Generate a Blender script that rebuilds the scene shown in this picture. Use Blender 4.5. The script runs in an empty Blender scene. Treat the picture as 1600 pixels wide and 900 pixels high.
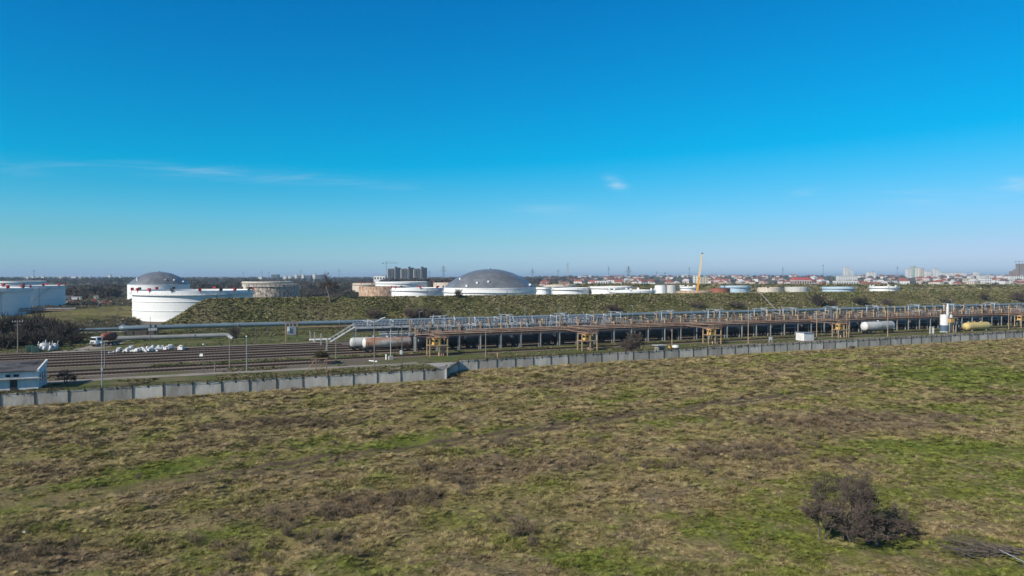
import bpy, math, random
import numpy as np
from mathutils import Vector, Matrix, Euler
R = math.radians
C = bpy.context.scene.collection
SC = bpy.context.scene

# ------------------------------------------------------------------ camera, sky, sun, exposure
F, HORY, CAMZ = 1100.0, 431.5, 20.0            # focal length in photo pixels, horizon row, drone height
PITCH = math.atan((450 - HORY) / F)
cam_d = bpy.data.cameras.new("camera"); cam = bpy.data.objects.new("camera", cam_d); C.objects.link(cam)
cam.location = (0, 0, CAMZ); cam.rotation_euler = (math.pi / 2 - PITCH, 0, 0)
cam_d.sensor_width = 36; cam_d.lens = 36 * F / 1600; cam_d.clip_start = 0.5; cam_d.clip_end = 60000
SC.camera = cam
SUN_AZ, SUN_EL = 40.0, 32.0                    # sun stands to the left and a little behind the camera
sun_vec = Vector((-math.cos(R(SUN_AZ)) * math.cos(R(SUN_EL)), -math.sin(R(SUN_AZ)) * math.cos(R(SUN_EL)), math.sin(R(SUN_EL))))
sl = bpy.data.lights.new("sun", 'SUN'); sl.energy = 5.0; sl.angle = R(0.53); sl.color = (1, 0.93, 0.82)
so = bpy.data.objects.new("sun", sl); C.objects.link(so)
so.rotation_euler = (-sun_vec).to_track_quat('-Z', 'Y').to_euler(); so.location = (0, 0, 200)
SC.view_settings.view_transform = 'Standard'; SC.view_settings.look = 'None'
SC.view_settings.exposure = 0.0; SC.view_settings.gamma = 1; SC.view_settings.use_curve_mapping = False
SKY_STRENGTH = 0.092


class NT:
    """small helper to lay out node trees"""
    def __init__(s, tree): s.t = tree; s.l = tree.links
    def n(s, typ, **kw):
        x = s.t.nodes.new(typ)
        for k, v in kw.items(): setattr(x, k, v)
        return x
    def put(s, sock, v):
        if hasattr(v, 'is_output') or isinstance(v, bpy.types.NodeSocket): s.l.new(v, sock)
        else:
            if isinstance(v, (tuple, list)) and len(v) == 3 and sock.type == 'RGBA': v = (*v, 1)
            sock.default_value = v
    def math(s, op, a, b=0.0, c=None, clamp=False):
        x = s.n('ShaderNodeMath', operation=op, use_clamp=clamp); s.put(x.inputs[0], a); s.put(x.inputs[1], b)
        if c is not None: s.put(x.inputs[2], c)
        return x.outputs[0]
    def mix(s, f, a, b, blend='MIX'):
        x = s.n('ShaderNodeMix', data_type='RGBA', blend_type=blend)
        s.put(x.inputs[0], f); s.put(x.inputs[6], a); s.put(x.inputs[7], b)
        return x.outputs[2]
    def noise(s, vec, scale, detail=4, rough=0.55, dist=0.0):
        x = s.n('ShaderNodeTexNoise'); s.put(x.inputs['Vector'], vec)
        x.inputs['Scale'].default_value = scale; x.inputs['Detail'].default_value = detail
        x.inputs['Roughness'].default_value = rough; x.inputs['Distortion'].default_value = dist
        return x.outputs[0]
    def rng(s, v, a, b, c=0.0, d=1.0, smooth=False):
        x = s.n('ShaderNodeMapRange', interpolation_type='SMOOTHSTEP' if smooth else 'LINEAR'); x.clamp = True
        s.put(x.inputs[0], v)
        for i, q in enumerate((a, b, c, d)): s.put(x.inputs[i + 1], q)
        return x.outputs[0]
    def vmap(s, vec, loc=(0, 0, 0), rot=(0, 0, 0), scale=(1, 1, 1)):
        x = s.n('ShaderNodeMapping'); s.put(x.inputs[0], vec)
        x.inputs[1].default_value = loc; x.inputs[2].default_value = rot; x.inputs[3].default_value = scale
        return x.outputs[0]
    def sep(s, v):
        x = s.n('ShaderNodeSeparateXYZ'); s.put(x.inputs[0], v); return x.outputs
    def comb(s, a, b, c=0.0):
        x = s.n('ShaderNodeCombineXYZ')
        for i, q in enumerate((a, b, c)): s.put(x.inputs[i], q)
        return x.outputs[0]


world = bpy.data.worlds.new("World"); SC.world = world; world.use_nodes = True
W = NT(world.node_tree)
for n_ in list(world.node_tree.nodes): world.node_tree.nodes.remove(n_)
sky = W.n('ShaderNodeTexSky', sky_type='NISHITA'); sky.sun_disc = False
sky.sun_elevation = R(SUN_EL); sky.sun_rotation = math.atan2(sun_vec.x, sun_vec.y)
sky.altitude = 0; sky.air_density = 1.0; sky.dust_density = 0.3; sky.ozone_density = 2.0
SKY_GRADE = True
skycol = sky.outputs[0]
if SKY_GRADE:
    hs = W.n('ShaderNodeHueSaturation'); W.put(hs.inputs['Color'], skycol)
    hs.inputs['Hue'].default_value = 0.487; hs.inputs['Saturation'].default_value = 1.45; hs.inputs['Value'].default_value = 1.0
    r_, g_, b_ = W.sep(hs.outputs[0])           # white balance of the drone camera
    b5 = W.math('MULTIPLY', b_, 1.5); b5 = W.math('MULTIPLY', b5, W.math('MULTIPLY_ADD', b5, -0.0221, 1.12))
    skycol = W.comb(W.math('MAXIMUM', W.math('MULTIPLY_ADD', r_, 0.74, -1.20), 0.0), W.math('MULTIPLY_ADD', W.math('MULTIPLY_ADD', g_, -0.0705, 1.5), g_, -0.54), W.math('ADD', b5, W.rng(W.sep(W.n('ShaderNodeTexCoord').outputs['Generated'])[2], 0.0, 0.05, 2.5, 0.0)))
# thin cirrus, laid out by compass bearing and height of the sky direction
tc = W.n('ShaderNodeTexCoord').outputs['Generated']
dx, dy, dz = W.sep(tc)
if SKY_GRADE:                                   # the deep blue holds near the horizon; overhead the sky is paler and dimmer
    skycol = W.mix(W.rng(dz, 0.40, 0.62, 0, 1, True), skycol, W.mix(1.0, sky.outputs[0], (0.80, 0.80, 0.86), 'MULTIPLY'))
dys = W.math('MAXIMUM', dy, 0.05)
su, sv = W.math('DIVIDE', dx, dys), W.math('DIVIDE', dz, dys)
cvec = W.comb(su, sv)
streak = W.noise(W.vmap(cvec, rot=(0, 0, R(4)), scale=(3.0, 34.0, 1)), 2.2, 6, 0.6, 0.6)
streak = W.rng(streak, 0.45, 0.75)
cl = 0.0
for (px, py, wx, wy, tilt, amp) in ((350, 272, 165, 10, -3.5, .42), (60, 262, 110, 14, -2, .13), (575, 288, 55, 7, -6, .25),
                                   (963, 288, 16, 8, -28, .95), (1262, 298, 22, 6, 10, .35), (1085, 338, 40, 6, 0, .25),
                                   (1590, 288, 25, 8, 0, .8), (1500, 305, 130, 18, 0, .22), (860, 328, 60, 10, -5, .25)):
    q = W.vmap(W.comb(W.math('SUBTRACT', su, (px - 800) / F), W.math('SUBTRACT', sv, (HORY - py) / F)), rot=(0, 0, R(-tilt)))
    ax, ay, _ = W.sep(q)
    e = W.math('ADD', W.math('POWER', W.math('DIVIDE', ax, wx / F), 2.0), W.math('POWER', W.math('DIVIDE', ay, wy / F), 2.0))
    g = W.math('MULTIPLY', W.math('POWER', 2.718, W.math('MULTIPLY', e, -1.0)), amp)
    cl = g if isinstance(cl, float) else W.math('ADD', cl, g)
front = W.math('GREATER_THAN', dy, 0.05)
cl = W.math('MULTIPLY', W.math('MULTIPLY', cl, W.math('ADD', streak, 0.12)), front, clamp=True)
skycol = W.mix(W.math('MULTIPLY', cl, 0.75), skycol, (8.5, 9.2, 9.8))
bg = W.n('ShaderNodeBackground'); W.put(bg.inputs[0], skycol); bg.inputs[1].default_value = SKY_STRENGTH
wo = W.n('ShaderNodeOutputWorld'); W.l.new(bg.outputs[0], wo.inputs[0])
SC.cycles.max_bounces = 5; SC.cycles.diffuse_bounces = 2; SC.cycles.glossy_bounces = 2
SC.cycles.transparent_max_bounces = 6; SC.cycles.volume_bounces = 0
SC.cycles.use_adaptive_sampling = True

# ------------------------------------------------------------------ geometry helpers
UX, UY = math.cos(R(24)), math.sin(R(24))      # direction of the yard: wall, tracks, racks, pipes


def L(s, t, z=0.0):
    """yard coordinates (along, across) to world"""
    return Vector((UX * s - UY * t, UY * s + UX * t, z))


def G(px, py, z=0.0):
    """ground point seen at a photo pixel"""
    d = Vector(((px - 800), F * math.cos(PITCH) + (450 - py) * math.sin(PITCH), -F * math.sin(PITCH) + (450 - py) * math.cos(PITCH)))
    return Vector((0, 0, CAMZ)) + d * ((z - CAMZ) / d.z)


def ST(p): return (UX * p.x + UY * p.y, -UY * p.x + UX * p.y)


def S_at(px, t):
    k = (px - 800) / F
    d = t / (UX - UY * k)
    return UX * k * d + UY * d


def ztop(y, d): return CAMZ - (y - HORY) * d / F


class MB:
    """collects faces, then links them as ONE mesh object"""
    def __init__(s): s.v = []; s.f = []; s.m = []; s.sm = []; s.mi = 0
    def add(s, vs, fs, smooth=False):
        b = len(s.v); s.v += [tuple(p) for p in vs]
        for f in fs: s.f.append(tuple(b + i for i in f)); s.m.append(s.mi); s.sm.append(smooth)
        return s
    def box(s, c, d, rz=0.0, rx=0.0, ry=0.0):
        x, y, z = (q / 2 for q in d)
        vs = [Vector(p) for p in ((-x, -y, -z), (x, -y, -z), (x, y, -z), (-x, y, -z), (-x, -y, z), (x, -y, z), (x, y, z), (-x, y, z))]
        if rz or rx or ry:
            M = Euler((rx, ry, rz)).to_matrix(); vs = [M @ p for p in vs]
        c = Vector(c)
        return s.add([p + c for p in vs], [(0, 3, 2, 1), (4, 5, 6, 7), (0, 1, 5, 4), (1, 2, 6, 5), (2, 3, 7, 6), (3, 0, 4, 7)])
    def tube(s, a, b, r0, r1=None, n=8, cap=True, smooth=True):
        a, b = Vector(a), Vector(b); r1 = r0 if r1 is None else r1
        d = (b - a)
        if d.length < 1e-6: return s
        d.normalize()
        u = d.orthogonal().normalized(); w = d.cross(u)
        vs = []
        for c, r in ((a, r0), (b, r1)):
            for i in range(n):
                q = 2 * math.pi * i / n
                vs.append(c + (u * math.cos(q) + w * math.sin(q)) * r)
        s.add(vs, [(i, (i + 1) % n, n + (i + 1) % n, n + i) for i in range(n)], smooth)
        if cap and n > 3:
            s.add(vs[:n], [tuple(reversed(range(n)))]); s.add(vs[n:], [tuple(range(n))])
        return s
    def path(s, pts, r, n=10):
        """smooth pipe through points"""
        pts = [Vector(p) for p in pts]; vs = []; prev = None
        for i, p in enumerate(pts):
            d = (pts[min(i + 1, len(pts) - 1)] - pts[max(i - 1, 0)]).normalized()
            if prev is None: u = d.orthogonal().normalized()
            else: u = (prev - d * prev.dot(d)).normalized()
            prev = u; w = d.cross(u)
            for k in range(n):
                q = 2 * math.pi * k / n; vs.append(p + (u * math.cos(q) + w * math.sin(q)) * r)
        fs = []
        for i in range(len(pts) - 1):
            for k in range(n): fs.append((i * n + k, i * n + (k + 1) % n, (i + 1) * n + (k + 1) % n, (i + 1) * n + k))
        s.add(vs, fs, True)
        s.add(vs[:n], [tuple(reversed(range(n)))]); s.add(vs[-n:], [tuple(range(n))])
        return s
    def lathe(s, prof, n=24, c=(0, 0, 0), axis='z', smooth=True, a0=0.0, a1=2 * math.pi):
        """profile of (radius, height); sharp where a profile point is repeated"""
        c = Vector(c); full = abs(a1 - a0 - 2 * math.pi) < 1e-6; m = n if full else n + 1
        runs = [[prof[0]]]
        for p in prof[1:]:
            if p == runs[-1][-1]: runs.append([p])
            else: runs[-1].append(p)
        for run in runs:
            if len(run) < 2: continue
            vs = []
            for (r, h) in run:
                for i in range(m):
                    q = a0 + (a1 - a0) * i / n
                    p = (r * math.cos(q), r * math.sin(q), h)
                    if axis == 'x': p = (h, r * math.cos(q), r * math.sin(q))
                    vs.append(c + Vector(p))
            fs = []
            for j in range(len(run) - 1):
                for i in range(n):
                    a, b = j * m + i, j * m + (i + 1) % m
                    fs.append((a, b, b + m, a + m))
            s.add(vs, fs, smooth)
        return s
    def prism(s, pts, z0, z1):
        n = len(pts)
        s.add([(x, y, z0) for x, y in pts] + [(x, y, z1) for x, y in pts],
              [tuple(reversed(range(n))), tuple(range(n, 2 * n))] + [(i, (i + 1) % n, n + (i + 1) % n, n + i) for i in range(n)])
        return s
    def blob(s, c, r, rng, jit=0.18, nu=9, nv=6, flat=0.0, smooth=True):
        """lumpy closed body"""
        c = Vector(c); vs = []
        for j in range(1, nv):
            th = math.pi * j / nv
            for i in range(nu):
                ph = 2 * math.pi * i / nu
                q = 1 + rng.uniform(-jit, jit)
                z = math.cos(th)
                if flat and z < 0: z *= (1 - flat)
                vs.append(c + Vector((r[0] * math.sin(th) * math.cos(ph) * q, r[1] * math.sin(th) * math.sin(ph) * q, r[2] * z * q)))
        vs.append(c + Vector((0, 0, r[2]))); vs.append(c + Vector((0, 0, -r[2] * (1 - flat))))
        T, B = len(vs) - 2, len(vs) - 1; fs = []
        for j in range(nv - 2):
            for i in range(nu): fs.append((j * nu + i, (j + 1) * nu + i, (j + 1) * nu + (i + 1) % nu, j * nu + (i + 1) % nu))
        for i in range(nu):
            fs.append((T, i, (i + 1) % nu)); fs.append((B, (nv - 2) * nu + (i + 1) % nu, (nv - 2) * nu + i))
        return s.add(vs, fs, smooth)
    def mesh(s, name, mats):
        me = bpy.data.meshes.new(name); me.from_pydata(s.v, [], s.f)
        for m in (mats if isinstance(mats, (list, tuple)) else [mats]): me.materials.append(m)
        me.polygons.foreach_set('material_index', s.m); me.polygons.foreach_set('use_smooth', s.sm); me.update()
        return me
    def build(s, name, mats, parent=None, loc=(0, 0, 0), rz=0.0):
        o = bpy.data.objects.new(name, s.mesh(name, mats)); C.objects.link(o)
        o.location = loc; o.rotation_euler.z = rz
        if parent is not None: o.parent = parent
        return o


def tag(o, label, cat, group=None):
    o['label'] = label; o['category'] = cat
    if group: o['group'] = group
    return o


def thing(name, label, cat, loc=(0, 0, 0), rz=0.0, group=None):
    o = bpy.data.objects.new(name, None); C.objects.link(o)
    o.empty_display_size = 0.5; o.location = loc; o.rotation_euler.z = rz
    return tag(o, label, cat, group)


def kindof(o, k): o['kind'] = k; return o


def copy_tree(o, parent=None):
    c = o.copy(); C.objects.link(c)
    if parent is not None: c.parent = parent
    for ch in list(o.children): copy_tree(ch, c)
    return c


YR = R(24)

# ------------------------------------------------------------------ materials
MATS = {}


def mat(name, c1, c2=None, scale=1.0, rough=0.7, metal=0.0, bump=0.0, bscale=None, lo=0.35, hi=0.65, detail=5, stretch=(1, 1, 1),
        rnd=0.0, spec=0.4, world_pos=False):
    if name in MATS: return MATS[name]
    m = bpy.data.materials.new(name); m.use_nodes = True; T = NT(m.node_tree)
    b = m.node_tree.nodes['Principled BSDF']
    b.inputs['Roughness'].default_value = rough; b.inputs['Metallic'].default_value = metal; b.inputs['Specular IOR Level'].default_value = spec
    v = T.n('ShaderNodeNewGeometry').outputs['Position'] if world_pos else T.n('ShaderNodeTexCoord').outputs['Object']
    if stretch != (1, 1, 1): v = T.vmap(v, scale=stretch)
    col = None
    if c2 is not None:
        col = T.mix(T.rng(T.noise(v, scale, detail), lo, hi), c1, c2)
    if rnd:
        rr = T.rng(T.n('ShaderNodeObjectInfo').outputs['Random'], 0, 1, 1 - rnd, 1 + rnd)
        col = T.mix(1.0, col if col is not None else c1, T.comb(rr, rr, rr), 'MULTIPLY')
    if col is None: b.inputs['Base Color'].default_value = (*c1, 1)
    else: T.put(b.inputs['Base Color'], col)
    if bump:
        bm = T.n('ShaderNodeBump'); bm.inputs['Strength'].default_value = bump; bm.inputs['Distance'].default_value = 0.1
        T.put(bm.inputs['Height'], T.noise(v, bscale or scale * 4, 4)); T.put(b.inputs['Normal'], bm.outputs[0])
    MATS[name] = m
    return m


def tank_mat(name, base, seam=0.82, rust=None, rust_lo=0.5, rust_hi=0.7, streak=0.15):
    """painted plate shell: welded seams, faint runs of dirt, optional rust running down"""
    m = bpy.data.materials.new(name); m.use_nodes = True; T = NT(m.node_tree); b = m.node_tree.nodes['Principled BSDF']
    v = T.n('ShaderNodeTexCoord').outputs['Object']; x, y, z = T.sep(v)
    ang = T.math('ARCTAN2', y, x)
    band = T.math('LESS_THAN', T.math('FRACT', T.math('DIVIDE', z, 2.4)), 0.035)
    vs = T.math('LESS_THAN', T.math('FRACT', T.math('ADD', T.math('MULTIPLY', ang, 2.6), T.math('MULTIPLY', T.math('FLOOR', T.math('DIVIDE', z, 2.4)), 0.37))), 0.015)
    line = T.math('MAXIMUM', band, vs)
    rv = T.comb(T.math('MULTIPLY', ang, 26.0), T.math('MULTIPLY', z, 0.10))
    run = T.rng(T.noise(rv, 1.6, 6, 0.65), 0.45, 0.8)
    col = T.mix(T.math('MULTIPLY', run, streak), base, (0.33, 0.27, 0.2))
    if rust:
        pv = T.comb(T.math('MULTIPLY', ang, 9.0), T.math('MULTIPLY', z, 0.22))
        rf = T.rng(T.noise(pv, 1.4, 8, 0.7), rust_lo, rust_hi)
        rc = T.mix(T.noise(rv, 3.0, 5), rust, tuple(q * 0.4 for q in rust))
        col = T.mix(rf, col, rc)
    col = T.mix(T.math('MULTIPLY', line, 1 - seam), col, (0.12, 0.13, 0.14))
    T.put(b.inputs['Base Color'], col); b.inputs['Roughness'].default_value = 0.55; b.inputs['Specular IOR Level'].default_value = 0.35
    return m


M_white = tank_mat("white_tank_paint", (0.80, 0.80, 0.78), streak=0.10)
M_cream = tank_mat("cream_tank_paint", (0.62, 0.55, 0.45), rust=(0.33, 0.15, 0.07), rust_lo=.5, rust_hi=.72, streak=.4)
M_brown = tank_mat("stained_tank_paint", (0.62, 0.55, 0.46), rust=(0.115, 0.075, 0.055), rust_lo=.36, rust_hi=.60, streak=.5)
M_rust = tank_mat("rusty_tank_plate", (0.60, 0.47, 0.36), rust=(0.42, 0.19, 0.085), rust_lo=.40, rust_hi=.60, streak=.5)
M_red = tank_mat("red_primer_plate", (0.30, 0.10, 0.055), rust=(0.2, .07, .04), streak=.3)
M_blue = tank_mat("pale_blue_tank_paint", (0.42, 0.56, 0.66), streak=.2)
M_grey = tank_mat("grey_tank_paint", (0.52, 0.51, 0.48), streak=.4)
M_rim = mat("white_rim_paint", (0.8, 0.8, 0.78), (0.66, 0.65, 0.62), 0.3, 0.6)
M_roofdeck = mat("floating_roof_plate", (0.55, 0.55, 0.53), (0.4, 0.36, 0.32), 0.2, 0.6)
M_redbox = mat("red_paint", (0.50, 0.035, 0.04), (0.38, 0.03, 0.035), 0.8, 0.5)
M_darkbox = mat("dark_steel", (0.035, 0.033, 0.035), (0.06, 0.05, 0.045), 2, 0.6)
M_galv = mat("galvanised_steel", (0.42, 0.44, 0.46), (0.30, 0.32, 0.34), 1.2, 0.45, 0.3)
M_galvw = mat("pale_painted_steel", (0.60, 0.61, 0.61), (0.42, 0.43, 0.44), 0.8, 0.5)
M_conc = mat("weathered_concrete", (0.30, 0.295, 0.28), (0.21, 0.205, 0.195), 0.5, 0.9, bump=0.3, bscale=3, rnd=0.16)
M_concd = mat("dark_concrete", (0.16, 0.155, 0.145), (0.10, 0.095, 0.09), 1.5, 0.9)
M_concl = mat("pale_concrete", (0.42, 0.40, 0.36), (0.31, 0.29, 0.26), 0.25, 0.9, bump=0.2)
M_rail = mat("rusty_rail", (0.075, 0.045, 0.032), (0.11, 0.07, 0.05), 3, 0.5, 0.4)
M_sleeper = mat("old_sleeper", (0.038, 0.028, 0.022), (0.065, 0.05, 0.042), 1, 0.9, rnd=.2)
M_wblack = mat("black_wagon_paint", (0.010, 0.013, 0.019), (0.019, 0.021, 0.026), 0.6, 0.4, rnd=.3, stretch=(1, 1, .3))
M_wgrey = mat("silver_wagon_paint", (0.52, 0.53, 0.52), (0.40, 0.39, 0.37), 0.7, 0.5, stretch=(1, 1, .25))
M_wwhite = mat("white_end_paint", (0.74, 0.74, 0.72), (0.6, 0.58, 0.55), 0.8, 0.5)
M_stripe = mat("pale_blue_stripe", (0.16, 0.25, 0.34), (0.12, 0.2, 0.28), 0.5, 0.5)
M_brownst = mat("rusty_steel", (0.27, 0.15, 0.095), (0.38, 0.25, 0.17), 0.7, 0.8)
M_pinkpipe = mat("faded_red_pipe", (0.55, 0.38, 0.29), (0.38, 0.22, 0.15), 0.35, 0.7)
M_tan = mat("tan_painted_steel", (0.44, 0.34, 0.20), (0.36, 0.23, 0.13), 0.9, 0.7)
M_yellow = mat("yellow_paint", (0.68, 0.42, 0.10), (0.52, 0.31, 0.09), 0.8, 0.6)
M_bluep = mat("blue_grey_pipe", (0.20, 0.265, 0.305), (0.15, 0.20, 0.235), 0.15, 0.45, 0.1)
M_greyp = mat("grey_pipe_lagging", (0.36, 0.36, 0.34), (0.27, 0.26, 0.245), 0.2, 0.5, 0.1)
M_bluest = mat("blue_steel", (0.075, 0.125, 0.185), (0.11, 0.16, 0.215), 0.5, 0.5)
M_wood = mat("grey_wood_pole", (0.27, 0.235, 0.19), (0.18, 0.155, 0.13), 1.5, 0.9, stretch=(1, 1, .1))
M_lamp = mat("white_lamp_head", (0.78, 0.78, 0.76))
M_bark = mat("bark", (0.17, 0.14, 0.115), (0.10, 0.082, 0.07), 3, 0.95)
M_twig = mat("twigs", (0.125, 0.098, 0.080), (0.078, 0.06, 0.05), 0.8, 0.95)
M_twigp = mat("purple_brown_twigs", (0.125, 0.088, 0.078), (0.08, 0.058, 0.052), 0.6, 0.95)
M_twigd = mat("dark_twigs", (0.075, 0.058, 0.047), (0.045, 0.036, 0.03), 0.5, 0.95)
M_glass = mat("dark_window_glass", (0.02, 0.025, 0.03), rough=0.1, spec=0.6)
M_bag = mat("white_bag_fabric", (0.72, 0.72, 0.70), (0.52, 0.52, 0.5), 1.6, 0.8, bump=0.4)
M_dirt = mat("dirt", (0.20, 0.165, 0.13), (0.14, 0.115, 0.09), 0.4, 0.95)


def alu_mat():
    m = bpy.data.materials.new("aluminium_dome_panels"); m.use_nodes = True; T = NT(m.node_tree); b = m.node_tree.nodes['Principled BSDF']
    v = T.n('ShaderNodeTexCoord').outputs['Object']
    vor = T.n('ShaderNodeTexVoronoi'); T.put(vor.inputs['Vector'], v); vor.inputs['Scale'].default_value = 0.28
    c = T.sep(vor.outputs['Color'])[0]
    col = T.mix(c, (0.255, 0.27, 0.285), (0.34, 0.355, 0.37))
    col = T.mix(T.rng(T.noise(v, 0.12, 5), .4, .7), col, (0.215, 0.228, 0.242))
    T.put(b.inputs['Base Color'], col); b.inputs['Metallic'].default_value = 0.5; b.inputs['Roughness'].default_value = 0.4
    return m


M_alu = alu_mat()

# green growth, track ruts and weed patches of the field (real places in world metres: x, y, half sizes, turn in degrees, strength)
PATCH = [(-33, 74, 17, 3.0, 41, .9), (-13, 83, 19, 4.0, 33, .62), (92, 140, 30, 21, 30, .85), (112, 150, 20, 10, 20, .5), (46, 79, 11, 6, 10, .95),
         (18, 54.5, 10, 5.0, 10, .75), (33, 51, 7, 3.5, 0, .7), (66, 168, 22, 7, 26, .6), (17, 111, 11, 4.5, 25, .55), (-22, 55, 6, 3, 0, .5), (-42, 60, 8, 3, 20, .6),
         (64, 100, 14, 7, 30, .55), (30, 66, 10, 4, 20, .5), (4, 49, 6, 3, 0, .6), (50, 60, 12, 8, 20, .55), (58, 115, 18, 5, 30, .35), (-25, 48, 8, 3, 10, .4), (20, 92, 16, 2.5, 33, .5), (37, 47, 10, 4, 0, .6), (50, 66, 22, 13, 25, .62), (85, 112, 22, 16, 25, .5), (24, 49, 22, 5, 5, .5), (75, 85, 18, 10, 30, .5), (-5, 47, 16, 3, 0, .4)]
WEEDS = [(48, 95, 20, 9, 20), (-30, 93, 13, 4, 10), (-16, 60, 12, 4, 20), (0, 72, 14, 5, 15), (10, 128, 20, 5, 24), (75, 112, 12, 4, 10), (-33, 49, 10, 3, 0), (25, 78, 9, 4, 10)]
RUT_A, RUT_D = Vector((-20.4, 74.8)), Vector((78.0, 48.8)).normalized()


def field_colour(T):
    p = T.n('ShaderNodeNewGeometry').outputs['Position']
    x, y, z = T.sep(p); p2 = T.comb(x, y)
    wob = T.noise(p2, 0.12, 5, 0.6)
    wob2 = T.noise(p2, 0.55, 6, 0.65)
    g = None
    for (cx, cy, a, b, rot, amp) in PATCH:
        sub = T.n('ShaderNodeVectorMath', operation='SUBTRACT'); T.put(sub.inputs[0], p2); sub.inputs[1].default_value = (cx, cy, 0)
        rr = T.vmap(sub.outputs[0], rot=(0, 0, R(-rot)))
        dv = T.n('ShaderNodeVectorMath', operation='DIVIDE'); T.put(dv.inputs[0], rr); dv.inputs[1].default_value = (a, b, 1)
        ln = T.n('ShaderNodeVectorMath', operation='LENGTH'); T.put(ln.inputs[0], dv.outputs[0])
        w = T.rng(ln.outputs['Value'], 1.7, 0.1, 0, amp, True)
        g = w if g is None else T.math('MAXIMUM', g, w)
    gn = T.math('ADD', T.math('MULTIPLY', T.math('SUBTRACT', wob2, 0.5), 3.0), T.math('MULTIPLY', T.math('SUBTRACT', wob, 0.5), 2.6))
    g = T.math('ADD', T.math('ADD', g, gn), -0.07)
    tt = T.math('ADD', T.math('MULTIPLY', x, -UY), T.math('MULTIPLY', y, UX))      # drier towards the wall
    g = T.math('SUBTRACT', g, T.math('MULTIPLY', T.rng(tt, 88, 120, 0, .34, True), T.rng(x, 35, 75, 1, 0)))
    green = T.rng(g, 0.05, 0.75)
    fine = T.noise(p2, 2.2, 5, 0.7)
    mid = T.noise(p2, 0.28, 6, 0.6)
    dry = T.mix(T.rng(mid, .36, .64), (0.240, 0.186, 0.088), (0.170, 0.132, 0.078))
    dry = T.mix(T.rng(wob, .42, .66), dry, (0.172, 0.155, 0.056))
    grn = T.mix(T.rng(wob2, .35, .65), (0.085, 0.120, 0.020), (0.145, 0.148, 0.034))
    col = T.mix(green, dry, grn)
    wd = None
    for (cx, cy, a, b, rot) in WEEDS:
        sub = T.n('ShaderNodeVectorMath', operation='SUBTRACT'); T.put(sub.inputs[0], p2); sub.inputs[1].default_value = (cx, cy, 0)
        rr = T.vmap(sub.outputs[0], rot=(0, 0, R(-rot)))
        dv = T.n('ShaderNodeVectorMath', operation='DIVIDE'); T.put(dv.inputs[0], rr); dv.inputs[1].default_value = (a, b, 1)
        ln = T.n('ShaderNodeVectorMath', operation='LENGTH'); T.put(ln.inputs[0], dv.outputs[0])
        w = T.rng(ln.outputs['Value'], 1.2, 0.3, 0, 1, True)
        wd = w if wd is None else T.math('MAXIMUM', wd, w)
    wd = T.rng(T.math('ADD', T.math('ADD', wd, T.math('MULTIPLY', T.math('SUBTRACT', wob2, .5), 2.4)), -.25), 0, .6)
    col = T.mix(T.math('MULTIPLY', wd, .8), col, (0.150, 0.112, 0.068))
    # wheel ruts of the track across the field
    nx, ny = -RUT_D.y, RUT_D.x
    dist = T.math('ADD', T.math('MULTIPLY', x, nx), T.math('MULTIPLY', y, ny))
    dist = T.math('SUBTRACT', dist, RUT_A.x * nx + RUT_A.y * ny)
    r1 = T.rng(T.math('ABSOLUTE', T.math('SUBTRACT', T.math('ABSOLUTE', dist), 1.0)), 0.9, 0.45)
    along = T.math('ADD', T.math('MULTIPLY', x, RUT_D.x), T.math('MULTIPLY', y, RUT_D.y))
    a0 = RUT_A.x * RUT_D.x + RUT_A.y * RUT_D.y
    r1 = T.math('MULTIPLY', r1, T.math('MULTIPLY', T.rng(along, a0 - 30, a0 - 8), T.rng(along, a0 + 110, a0 + 75)))
    col = T.mix(T.math('MULTIPLY', r1, .95), col, (0.10, 0.074, 0.05))
    fr = T.rng(fine, .25, .75, .78, 1.48)
    col = T.mix(1.0, col, T.comb(fr, fr, fr), 'MULTIPLY')
    return col, p2, fine


def field_mat(name, bump=0.0, rnd=0.0, gain=1.0, tip=None, trans=0.0):
    m = bpy.data.materials.new(name); m.use_nodes = True; T = NT(m.node_tree); b = m.node_tree.nodes['Principled BSDF']
    col, p2, fine = field_colour(T)
    if rnd:
        rr = T.rng(T.n('ShaderNodeObjectInfo').outputs['Random'], 0, 1, gain * (1 - rnd), gain * (1 + rnd))
        col = T.mix(1.0, col, T.comb(rr, rr, rr), 'MULTIPLY')
    T.put(b.inputs['Base Color'], col); b.inputs['Roughness'].default_value = 0.95; b.inputs['Specular IOR Level'].default_value = 0.1
    if bump:
        bm = T.n('ShaderNodeBump'); bm.inputs['Strength'].default_value = bump; bm.inputs['Distance'].default_value = 0.25
        T.put(bm.inputs['Height'], T.noise(p2, 3.0, 6, 0.7)); T.put(b.inputs['Normal'], bm.outputs[0])
    return m


def ground_mat(name, cols, scales, bump=0.4):
    """earth with several noise layers: cols[0] base, then (colour, lo, hi) per scale"""
    m = bpy.data.materials.new(name); m.use_nodes = True; T = NT(m.node_tree); b = m.node_tree.nodes['Principled BSDF']
    p = T.n('ShaderNodeNewGeometry').outputs['Position']
    col = cols[0]
    if not isinstance(col, tuple): col = cols[0]
    for (c, lo, hi), sc in zip(cols[1:], scales):
        col = T.mix(T.rng(T.noise(p, sc, 7, 0.62), lo, hi), col, c)
    T.put(b.inputs['Base Color'], col); b.inputs['Roughness'].default_value = 0.95; b.inputs['Specular IOR Level'].default_value = 0.1
    if bump:
        bm = T.n('ShaderNodeBump'); bm.inputs['Strength'].default_value = bump; bm.inputs['Distance'].default_value = 0.3
        T.put(bm.inputs['Height'], T.noise(p, 1.2, 6, .65)); T.put(b.inputs['Normal'], bm.outputs[0])
    return m


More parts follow.
